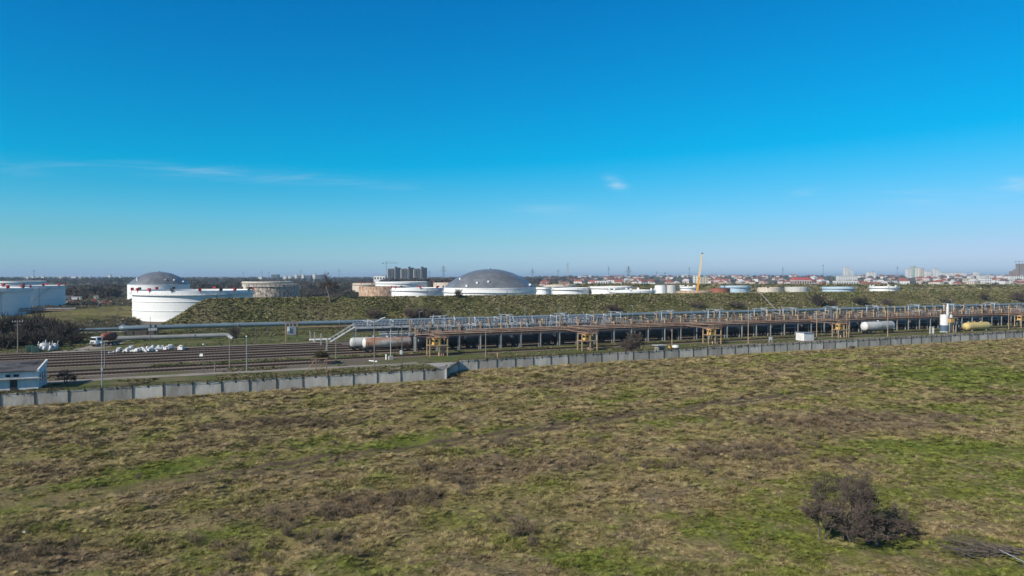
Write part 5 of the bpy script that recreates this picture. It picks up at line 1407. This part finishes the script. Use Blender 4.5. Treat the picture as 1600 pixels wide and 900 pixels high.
# ------------------------------------------------------------------ far woods
def crown_proto(seed, m, n=130):
    rng = random.Random(seed); mb = MB()
    for i in range(n):
        q = Vector((rng.gauss(0, 1), rng.gauss(0, 1), rng.gauss(0, 1))).normalized() * rng.uniform(.35, 1) ** .5; p = Vector((q.x * .55, q.y * .55, .55 + q.z * .45)); s_ = rng.uniform(.05, .15)
        u = Vector((rng.gauss(0, 1), rng.gauss(0, 1), rng.gauss(0, 1))).normalized(); v = u.orthogonal().normalized(); mb.add([p - u * s_, p + u * s_ * .9 + v * s_ * .3, p + v * s_ * 1.3], [(0, 1, 2)])
    for k in range(5): mb.tube((0, 0, 0), (rng.uniform(-.3, .3), rng.uniform(-.3, .3), .7), .03, .01, n=3, cap=False)
    return mb.mesh('far_tree', m)


M_far1 = mat("far_bare_crowns", (0.085, 0.066, 0.054), (0.055, 0.045, 0.040), .02, .95, world_pos=True, rnd=.35); M_far2 = mat("far_olive_crowns", (0.070, 0.068, 0.036), (0.05, 0.046, 0.028), .02, .95, world_pos=True, rnd=.3)
FT = [crown_proto(i, M_far1) for i in range(3)] + [crown_proto(9 + i, M_far2) for i in range(2)]


def px_world(px, d): return (px - 800) / F * d


XS, YS, HS = [], [], []


def wood(n, p0, p1, d0, d1, h0, h1):
    k = rs.uniform(p0, p1, n); d = rs.uniform(d0 ** .5, d1 ** .5, n) ** 2; XS.append(px_world(k, d)); YS.append(d); HS.append(rs.uniform(h0, h1, n))


wood(420, 100, 182, 640, 1000, 5, 9); wood(160, 96, 150, 600, 720, 3, 6); wood(240, 150, 330, 900, 1500, 4, 8); wood(500, 300, 620, 900, 1700, 5, 10); wood(420, 440, 560, 640, 900, 2, 5)
wood(1500, -60, 900, 1600, 3800, 7, 14); wood(520, 600, 720, 1100, 1900, 9, 16); wood(650, 840, 1680, 1150, 2400, 3, 7); wood(700, 820, 1700, 2400, 4600, 6, 10); wood(160, 900, 1010, 930, 1050, 4, 8); wood(120, 1000, 1110, 950, 1100, 4, 7); wood(500, 840, 1680, 960, 1180, 2, 5)
x, y, h_ = np.concatenate(XS), np.concatenate(YS), np.concatenate(HS)
scatter('woods', np.stack([x, y, land_h(x, y) - .3], -1), np.stack([h_ * rs.uniform(.9, 1.6, len(h_)), h_ * rs.uniform(.9, 1.6, len(h_)), h_], -1), rots(len(h_), .05), FT)

# ------------------------------------------------------------------ the town on the horizon
WALLM = {'white': mat("white_render", (.74, .73, .70)), 'cream': mat("cream_render", (.60, .52, .42)), 'pink': mat("pinkish_render", (.56, .42, .38)), 'grey': mat("grey_render", (.36, .36, .37))}
ROOFM = {'red': mat("red_tiles", (.30, .085, .055), (.22, .07, .05), .05, .8), 'brown': mat("brown_tiles", (.16, .09, .07), (.11, .07, .06), .05, .8), 'pale': mat("pale_sheet_roof", (.52, .50, .49))}


def house_mesh(wk, rk, w_, d_, h, rh, floors):
    mb = MB(); mb.box((0, 0, h / 2), (w_, d_, h)); mb.mi = 1
    o_ = .5; mb.add([(-w_ / 2 - o_, -d_ / 2 - o_, h), (w_ / 2 + o_, -d_ / 2 - o_, h), (w_ / 2 + o_, d_ / 2 + o_, h), (-w_ / 2 - o_, d_ / 2 + o_, h), (-w_ / 2 + d_ * .2, 0, h + rh), (w_ / 2 - d_ * .2, 0, h + rh)],
                    [(0, 1, 5, 4), (2, 3, 4, 5), (1, 2, 5), (3, 0, 4), (3, 2, 1, 0)])
    mb.box((w_ * .2, .8, h + rh * .8), (.8, .8, 1.6)); mb.mi = 2
    for f in range(floors):
        for k in range(3):
            for sg_ in (-1, 1): mb.box((-w_ * .3 + k * w_ * .3, sg_ * d_ / 2, 1.5 + f * 2.9), (1.2, .12, 1.3)); mb.box((sg_ * w_ / 2, -d_ * .28 + k * d_ * .28, 1.5 + f * 2.9), (.12, 1.1, 1.3))
    return mb.mesh('house', [WALLM[wk], ROOFM[rk], M_glass])


rng = random.Random(2024); HK = {}
for wk in ('white', 'cream', 'pink'):
    for rk in ('red', 'brown', 'pale'): HK[wk, rk] = [house_mesh(wk, rk, rng.uniform(10, 17), rng.uniform(8, 11), f * 3.1, rng.uniform(2.4, 4), f) for f in (1, 2, 2)]
ZN = ((845, 1080, 88, 'left of the yellow crane'), (1102, 1300, 88, 'between crane and white tower'), (1330, 1600, 116, 'right of the white tower block'))
seen = []
for (p0, p1, cnt, where) in ZN:
    for k in range(cnt):
        for tr_ in range(30):
            px = rng.uniform(p0, p1); d = 1450 * (4200 / 1450) ** (rng.random() ** 1.1); x = px_world(px, d)
            if all((x - a) ** 2 + (d - b) ** 2 > 26 ** 2 for a, b in seen): break
        seen.append((x, d)); wk = rng.choices(('white', 'cream', 'pink'), (5, 3, 2))[0]; rk = rng.choices(('red', 'brown', 'pale'), (5, 3, 2))[0]
        o = bpy.data.objects.new('house', rng.choice(HK[wk, rk])); C.objects.link(o); o.location = (x, d, float(land_h(np.array([x]), np.array([d]))[0]) - .1); o.rotation_euler.z = rng.uniform(-.6, .6) + rng.choice((0, 1.57))
        o.scale = (rng.uniform(1.0, 1.5),) * 2 + (rng.uniform(1.0, 1.4),)
        tag(o, f'small {wk} house with {"pale sheet" if rk == "pale" else rk} roof far off {where}', 'house', f'{wk} houses with {rk} roofs {where}')


def bldg(px0, px1, yt, d, wk, label, floors, nm='apartment_block', depth=None, yb=None, rz=0.0, roof=None, cat='building'):
    x0, x1 = px_world(px0, d), px_world(px1, d); zg = float(land_h(np.array([(x0 + x1) / 2]), np.array([d]))[0]) - .2; h = ztop(yt, d) - zg; w_ = x1 - x0; dp = depth or min(w_, 16)
    m = WALLM[wk] if isinstance(wk, str) else wk
    o = thing(nm, label, cat, ((x0 + x1) / 2, d, zg), rz); MB().box((0, 0, h / 2), (w_, dp, h)).build('wall', m, o)
    if roof: MB().add([(-w_ / 2 - .8, -dp / 2 - .8, h + .02), (w_ / 2 + .8, -dp / 2 - .8, h + .02), (w_ / 2 + .8, dp / 2 + .8, h + .02), (-w_ / 2 - .8, dp / 2 + .8, h + .02), (-w_ / 2 + 2, 0, h + w_ * .14), (w_ / 2 - 2, 0, h + w_ * .14)], [(0, 1, 5, 4), (2, 3, 4, 5), (1, 2, 5), (3, 0, 4)]).build('roof', roof, o)
    else: MB().box((0, 0, h + .4), (w_ + .3, dp + .3, .8)).box((w_ * .2, 0, h + 1.8), (min(4, w_ * .3), 4, 2.4)).build('roof', M_concl, o)
    mb = MB(); st = h / floors; k = max(2, int(w_ / 5)); kd = max(2, int(dp / 5))
    for f in range(floors):
        z = st * (f + .55)
        for i in range(k): mb.box((-w_ / 2 + w_ * (i + .5) / k, -dp / 2, z), (w_ / k * .5, .16, st * .42))
        for i in range(kd):
            for sg_ in (-1, 1): mb.box((sg_ * w_ / 2, -dp / 2 + dp * (i + .5) / kd, z), (.16, dp / kd * .5, st * .42))
    mb.build('windows', M_glass, o); return o


M_dkb = mat("dark_blue_cladding", (.10, .125, .16)); M_grn = mat("pale_green_render", (.46, .56, .44)); M_brt = mat("brown_brick_tower", (.30, .24, .21)); M_redroof = mat("bright_red_sheet", (.50, .085, .075), (.42, .075, .07), .03, .6)
bldg(1318.5, 1325.5, 418, 2900, 'white', 'tall white tower block alone on the skyline of the far town', 12)
bldg(1330, 1333, 422, 3300, 'white', 'slim pale tower block just right of the lone white tower', 9)
bldg(1355, 1367, 425, 2500, 'white', 'white apartment block with a stepped top, midway between tower and block cluster', 6)
bldg(1416, 1423, 420.5, 2700, 'white', 'white apartment block, left end of the tall cluster on the skyline', 10)
bldg(1424, 1430, 416.5, 2760, M_grn, 'tallest pale green block in the tall cluster on the skyline', 12)
bldg(1431, 1436, 419, 2700, 'white', 'white slab block right of the pale green tower', 11)
bldg(1437, 1442, 419.5, 2690, 'cream', 'cream slab block, fourth in the tall skyline cluster', 11)
bldg(1446, 1453, 424, 2500, 'white', 'lower white block right of the tall cluster', 6)
bldg(1458.5, 1463, 419.5, 2800, 'white', 'narrow white block, left of a stepped pair', 10)
bldg(1464, 1468, 422, 2750, 'white', 'narrow white block, lower right one of a stepped pair', 9)
bldg(1469, 1508, 426.3, 2900, 'white', 'very long low white block on the skyline', 5)
bldg(1522, 1528, 425, 2900, 'white', 'small white block right of the very long white one', 5)
bldg(1578, 1583, 424, 2500, M_brt, 'brown tower, lowest and leftmost of the group at the right edge', 9)
bldg(1584, 1588.5, 421, 2480, M_brt, 'brown tower, middle one of the group at the right edge', 11)
bldg(1589, 1600, 412.5, 2450, M_brt, 'tallest brown tower block at the right edge of the skyline', 15)
bldg(1573, 1606, 431.5, 1750, 'white', 'wide white terraced building in front of the brown towers', 5, depth=22)
bldg(1560, 1578, 437, 1600, 'white', 'white building at the right, in front of the wide terraced one', 2)
bldg(1507, 1524, 435.5, 1650, 'cream', 'cream low apartment house at the edge of the grass, right side', 2)
bldg(1535, 1546, 434, 1650, 'white', 'white low apartment house at the edge of the grass near the right edge', 3)
bldg(1528, 1550, 430.5, 2000, 'white', 'long white block standing behind the low white apartment house', 4)
bldg(1304, 1338, 439.3, 1480, 'white', 'long low white warehouse with a flat roof at the edge of the town', 1, 'warehouse', depth=18)
bldg(1308, 1338, 431, 2050, 'white', 'long white block with a red strip, behind the low white warehouse', 4)
bldg(1238, 1264, 437, 1500, 'pink', 'wide hall with a bright red pitched roof at the edge of the town', 1, 'market_hall', depth=26, roof=M_redroof)
bldg(1083.5, 1092, 430.5, 1600, 'white', 'white apartment block right behind the yellow crane boom', 5)
bldg(1093, 1105, 433, 1640, 'cream', 'cream apartment block just right of the crane boom', 4)
bldg(930, 949, 439.2, 1500, 'white', 'long low white shed in front of the town, left of the pylon', 1, 'warehouse', depth=14)
bldg(425, 436, 429, 2600, M_dkb, 'dark blue office block on the horizon left of the bare tree', 5)
for i, (a, b, y, lab) in enumerate(((443, 448, 431.3, 'small white block beside the dark blue office block'), (451, 455, 431.4, 'second small white block right of the dark blue office block'), (461, 464.2, 429, 'slim white tower left of its twin on the left horizon'), (471.5, 475, 429, 'slim white tower right of its twin on the left horizon'),
                                   (489, 493, 428, 'white tower block nearest the bare embankment tree'), (405, 410, 432.3, 'lone white house block above the stained tank'))): bldg(a, b, y, 2500, 'white', lab, 5)
bldg(465, 471, 430.5, 2650, M_dkb, 'dark block between the two slim white towers', 5); bldg(476, 487, 430.3, 2650, M_dkb, 'dark wide block right of the two slim white towers', 5); bldg(494, 503, 429.5, 2700, M_dkb, 'dark block right of the white tower nearest the bare tree', 6)
bldg(585, 603, 431.5, 1500, 'white', 'pale low building with a stepped roof left of the dark apartment blocks', 2, 'warehouse')
for i, (a, b, y) in enumerate(((32, 35, 433.5), (40, 46, 433.8), (49, 54, 433), (57, 62, 433.6), (65, 70, 433.2), (75, 77, 433.5), (91, 104, 433.4), (106, 109, 433), (113, 120, 433.3), (124, 129, 433.2), (139, 142, 433.1), (170, 173.5, 430.6), (187, 189, 432))):
    bldg(a, b, y - .9, 3300, 'white', 'low white building on the far left horizon, ' + ORD[i] + ' from the left edge', 3, 'building')

# three dark apartment blocks of stacked balconies behind the tanks
for i, x0 in enumerate((605.5, 626.5, 646.5)):
    d = 1800; xw = px_world(x0, d); k = d / F
    o = thing('apartment_block', 'dark apartment block of stepped towers on the horizon, ' + ('leftmost of three joined', 'middle one of three joined', 'rightmost of three joined')[i], 'apartment block', (xw, d, 0), R(20), 'dark apartment blocks')
    M_ab, M_al = mat("shade_toned_facade", (.075, .085, .10)), mat("pale_sunlit_wall", (.40, .39, .365))  # shade painted into the front colour, sunlight into the paler left walls
    for (a, w_, dz, dep) in ((0, 5, -2, 12), (6, 6, -1.5, 13), (13.5, 3.5, 0, 16), (17, 11, .5, 16)):
        a, w_ = a * k * .72, w_ * k * .72; h = 40.5 + dz * 1.2
        mb = MB(); mb.box((a + w_ / 2, 0, h / 2), (w_, dep, h)); mb.build('tower', M_al if w_ < 5 else M_ab, o)
        mb = MB(); mb.box((a - .15, 0, h / 2), (.3, dep * .7, h - 1)); mb.build('end_wall', M_al, o)  # sunlit left face, lightened by colour
        mb = MB()
        for f in range(13): mb.box((a + w_ / 2, -dep / 2 - .5, 2.4 + f * h / 13.3), (w_ * .84, 1.0, .9))
        mb.build('balcony', M_al if w_ < 8 else M_ab, o)
        mb = MB()
        for f in range(13): mb.box((a + w_ / 2, -dep / 2 - .06, 4.0 + f * h / 13.3), (w_ * .8, .1, 1.3))
        mb.build('windows', M_glass, o)
    MB().box((19 * k * .72, 2, 42.6), (5, 6, 4)).build('roof_house', M_ab, o)


# pylons, masts and tower cranes against the sky
def lattice(mb, h, w0, w1, n):
    P = [[Vector((sx * (w0 + (w1 - w0) * i / n) / 2, sy * (w0 + (w1 - w0) * i / n) / 2, h * i / n)) for sx, sy in ((-1, -1), (1, -1), (1, 1), (-1, 1))] for i in range(n + 1)]; r = max(.10, w0 * .035)
    for i in range(n):
        for c in range(4): mb.tube(P[i][c], P[i + 1][c], r, n=4, cap=False); mb.tube(P[i][c], P[i + 1][(c + 1) % 4], r * .6, n=3, cap=False); mb.tube(P[i + 1][c], P[i + 1][(c + 1) % 4], r * .6, n=3, cap=False)


M_pyl = mat("pylon_steel", (.13, .14, .155), rough=.7)
PY = [(982, 416, 1500, 1, 'largest lattice pylon on the skyline, above the wide low white tank'), (563 + 130, 415, 1700, 1, 'lattice pylon left of the large grey dome'), (832, 420, 2200, 1, 'lattice pylon right of the large grey dome'), (470, 421.5, 2300, 0, 'thin lattice pylon above the slim white towers'), (530, 420, 2200, 0, 'thin lattice pylon right of the bare embankment tree'),
      (409, 423, 2600, 0, 'thin lattice pylon above the stained tank, right of another'), (420, 424, 2600, 0, 'thin lattice pylon beside the dark blue office block'), (380, 424, 2600, 0, 'thin lattice pylon above the big bright tank\'s right end'), (509, 423, 2600, 0, 'faint lattice pylon just left of the bare embankment tree'), (951, 416.5, 2000, 0, 'thin mast between radio mast and largest pylon'), (872, 421, 2400, 0, 'faint pylon just left of the radio mast'),
      (1026, 424, 2400, 0, 'faint thin pylon left one of a close group right of the largest pylon'), (1077, 417, 2300, 0, 'thin pylon directly left of the yellow crane'), (1223, 417, 2300, 0, 'thin pylon midway between the crane and the white tower'), (1402, 416, 2400, 0, 'thin pylon left of the tall block cluster'), (53, 421, 2500, 0, 'thin mast on the far left horizon above the shadowed tanks'), (671, 423, 2300, 0, 'thin pylon directly right of the dark apartment blocks'), (1039, 425, 2500, 0, 'faint thin pylon, right one of a close group right of the largest pylon')]
for (px, y, d, big, lab) in PY:
    x = px_world(px, d); zg = float(land_h(np.array([x]), np.array([d]))[0]); h = ztop(y, d) - zg
    o = thing('power_pylon', lab, 'pylon', (x, d, zg), .3); mb = MB(); lattice(mb, h, 6 if big else 3.2, 1.2, 8); mb.build('tower', M_pyl, o)
    mb = MB()
    for z, a in ((.70, 9), (.80, 7), (.90, 5)) if big else ((.8, 4.5), (.9, 3.5)): mb.tube((-a, 0, h * z), (a, 0, h * z), .28, n=4); mb.tube((-a, 0, h * z), (0, 0, h * (z + .06)), .16, n=3); mb.tube((a, 0, h * z), (0, 0, h * (z + .06)), .16, n=3)
    mb.build('crossarm', M_pyl, o)
for (px, y, d, lab) in ((887, 410, 1600, 'tall radio mast with dark dishes near its top, left of the largest pylon'), (1286, 414.5, 1900, 'slim dark floodlight mast left of the white tower block')):
    x = px_world(px, d); h = ztop(y, d); o = thing('radio_mast', lab, 'mast', (x, d, 0), 0); mb = MB(); lattice(mb, h, 3.5, 2.2, 10) if px < 900 else mb.tube((0, 0, 0), (0, 0, h), .7, .4); mb.build('tower', mat("red_white_mast", (.5, .36, .36)) if px < 900 else M_pyl, o)
    mb = MB()
    if px < 900:
        for k in range(7): mb.lathe([(.01, -.3), (1.3, -.1), (1.3, .3), (.01, .5)], 10, c=(random.Random(k).uniform(-1.6, 1.6), -1.3, h * (.70 + .045 * k)))
    else: mb.box((0, 0, h), (4, 1, 1.6))
    mb.build('antenna', M_pyl, o)
for (px, y, d, jib, lab) in ((604, 411, 1850, 1, 'tower crane standing left of the dark apartment blocks'), (1592, 409, 2440, 1, 'tower crane above the brown tower at the right edge')):
    x = px_world(px, d); h = ztop(y, d); o = thing('tower_crane', lab, 'crane', (x, d, 0), -.3); mb = MB(); lattice(mb, h, 2, 2, 12); mb.build('mast', M_pyl, o)
    MB().box((14, 0, h), (36, 1.1, 1.0)).box((-8, 0, h), (10, 1.2, 1.0)).tube((0, 0, h), (0, 0, h + 5), .5, n=4).tube((0, 0, h + 5), (26, 0, h + .4), .15, n=3).tube((0, 0, h + 5), (-12, 0, h + .4), .15, n=3).build('jib', M_pyl, o); MB().box((-11, 0, h - 1), (3, 1.5, 2.2)).build('counterweight', M_concd, o)

# little buildings and clutter in the tank yard at the left
def hut(px, yb, w_, h, dp, m, label, nm='hut'):
    p = G(px, yb); o = thing(nm, label, 'hut', p, .25); MB().box((0, 0, h / 2), (w_, dp, h)).build('wall', m, o); MB().box((0, 0, h + .12), (w_ + .6, dp + .6, .24)).build('roof', M_concl, o); MB().box((w_ * .25, -dp / 2, h * .42), (w_ * .18, .12, h * .8)).build('door', M_darkbox, o)


hut(120, 469.5, 6.5, 3.0, 4, M_wwhite, 'small white hut in the tank yard right of the left tanks'); hut(107, 468.5, 8, 3.0, 4, M_dkb, 'dark blue hut beside the small white hut'); hut(150.5, 468.5, 3.4, 3.2, 3, M_concl, 'pale square kiosk in the tank yard, in front of the dark woods')
hut(1221, 456.5, 3.5, 6.2, 3, M_wwhite, 'small white kiosk between the low tanks at the right')
o = thing('pipe_rack', 'low pipe rack crossing the tank yard in front of the left tanks', 'pipe rack', G(63, 492), .30)
for k in range(7): MB().box((-10 + k * 4, 0, 1.6), (.3, .3, 3.2)).build('post', M_brownst, o)
for j, z in enumerate((2.2, 3.0, 3.3)): MB().tube((-11, j * .4, z), (16, j * .4, z), .3, n=8).build('pipe', (M_brownst, M_galv, M_concd)[j], o)
mb = MB(); rng = random.Random(6)
for k in range(24):
    p = (rng.uniform(-14, 16), rng.uniform(-4, 4)); h = rng.uniform(.8, 2.6); mb = MB()
    mb.tube((0, 0, 0), (0, 0, h), .3, n=6); mb.box((0, 0, h * .6), (1.5, .6, .5)); mb.tube((-1.2, 0, .7), (1.6, .4, .7), .22, n=6)
    tag(mb.build('valve_cluster', (M_brownst, M_redbox, M_galv, M_concd)[k % 4], None, G(rng.uniform(104, 178), rng.uniform(470, 482)), rng.uniform(0, 3)), (('rusty', 'red', 'grey', 'dark')[k % 4]) + ' pipe and valve cluster on the ground of the left tank yard', 'valves', (('rusty', 'red', 'grey', 'dark')[k % 4]) + ' valve clusters in the tank yard')

# ------------------------------------------------------------------ the air between
mb = MB(); mb.box((0, 15000, 36), (62000, 62000, 94)); hz = mb.mesh('haze', None)
M_haze = bpy.data.materials.new('haze'); M_haze.use_nodes = True; T = NT(M_haze.node_tree); M_haze.node_tree.nodes.remove(M_haze.node_tree.nodes['Principled BSDF'])
pv = T.n('ShaderNodeVolumePrincipled'); pv.inputs['Color'].default_value = (.58, .78, .98, 1); pv.inputs['Density'].default_value = 0.00009; pv.inputs['Anisotropy'].default_value = 0.0
T.l.new(pv.outputs[0], M_haze.node_tree.nodes['Material Output'].inputs['Volume'])
hz.materials.clear(); hz.materials.append(M_haze); ho = kindof(bpy.data.objects.new('haze', hz), 'stuff'); C.objects.link(ho)
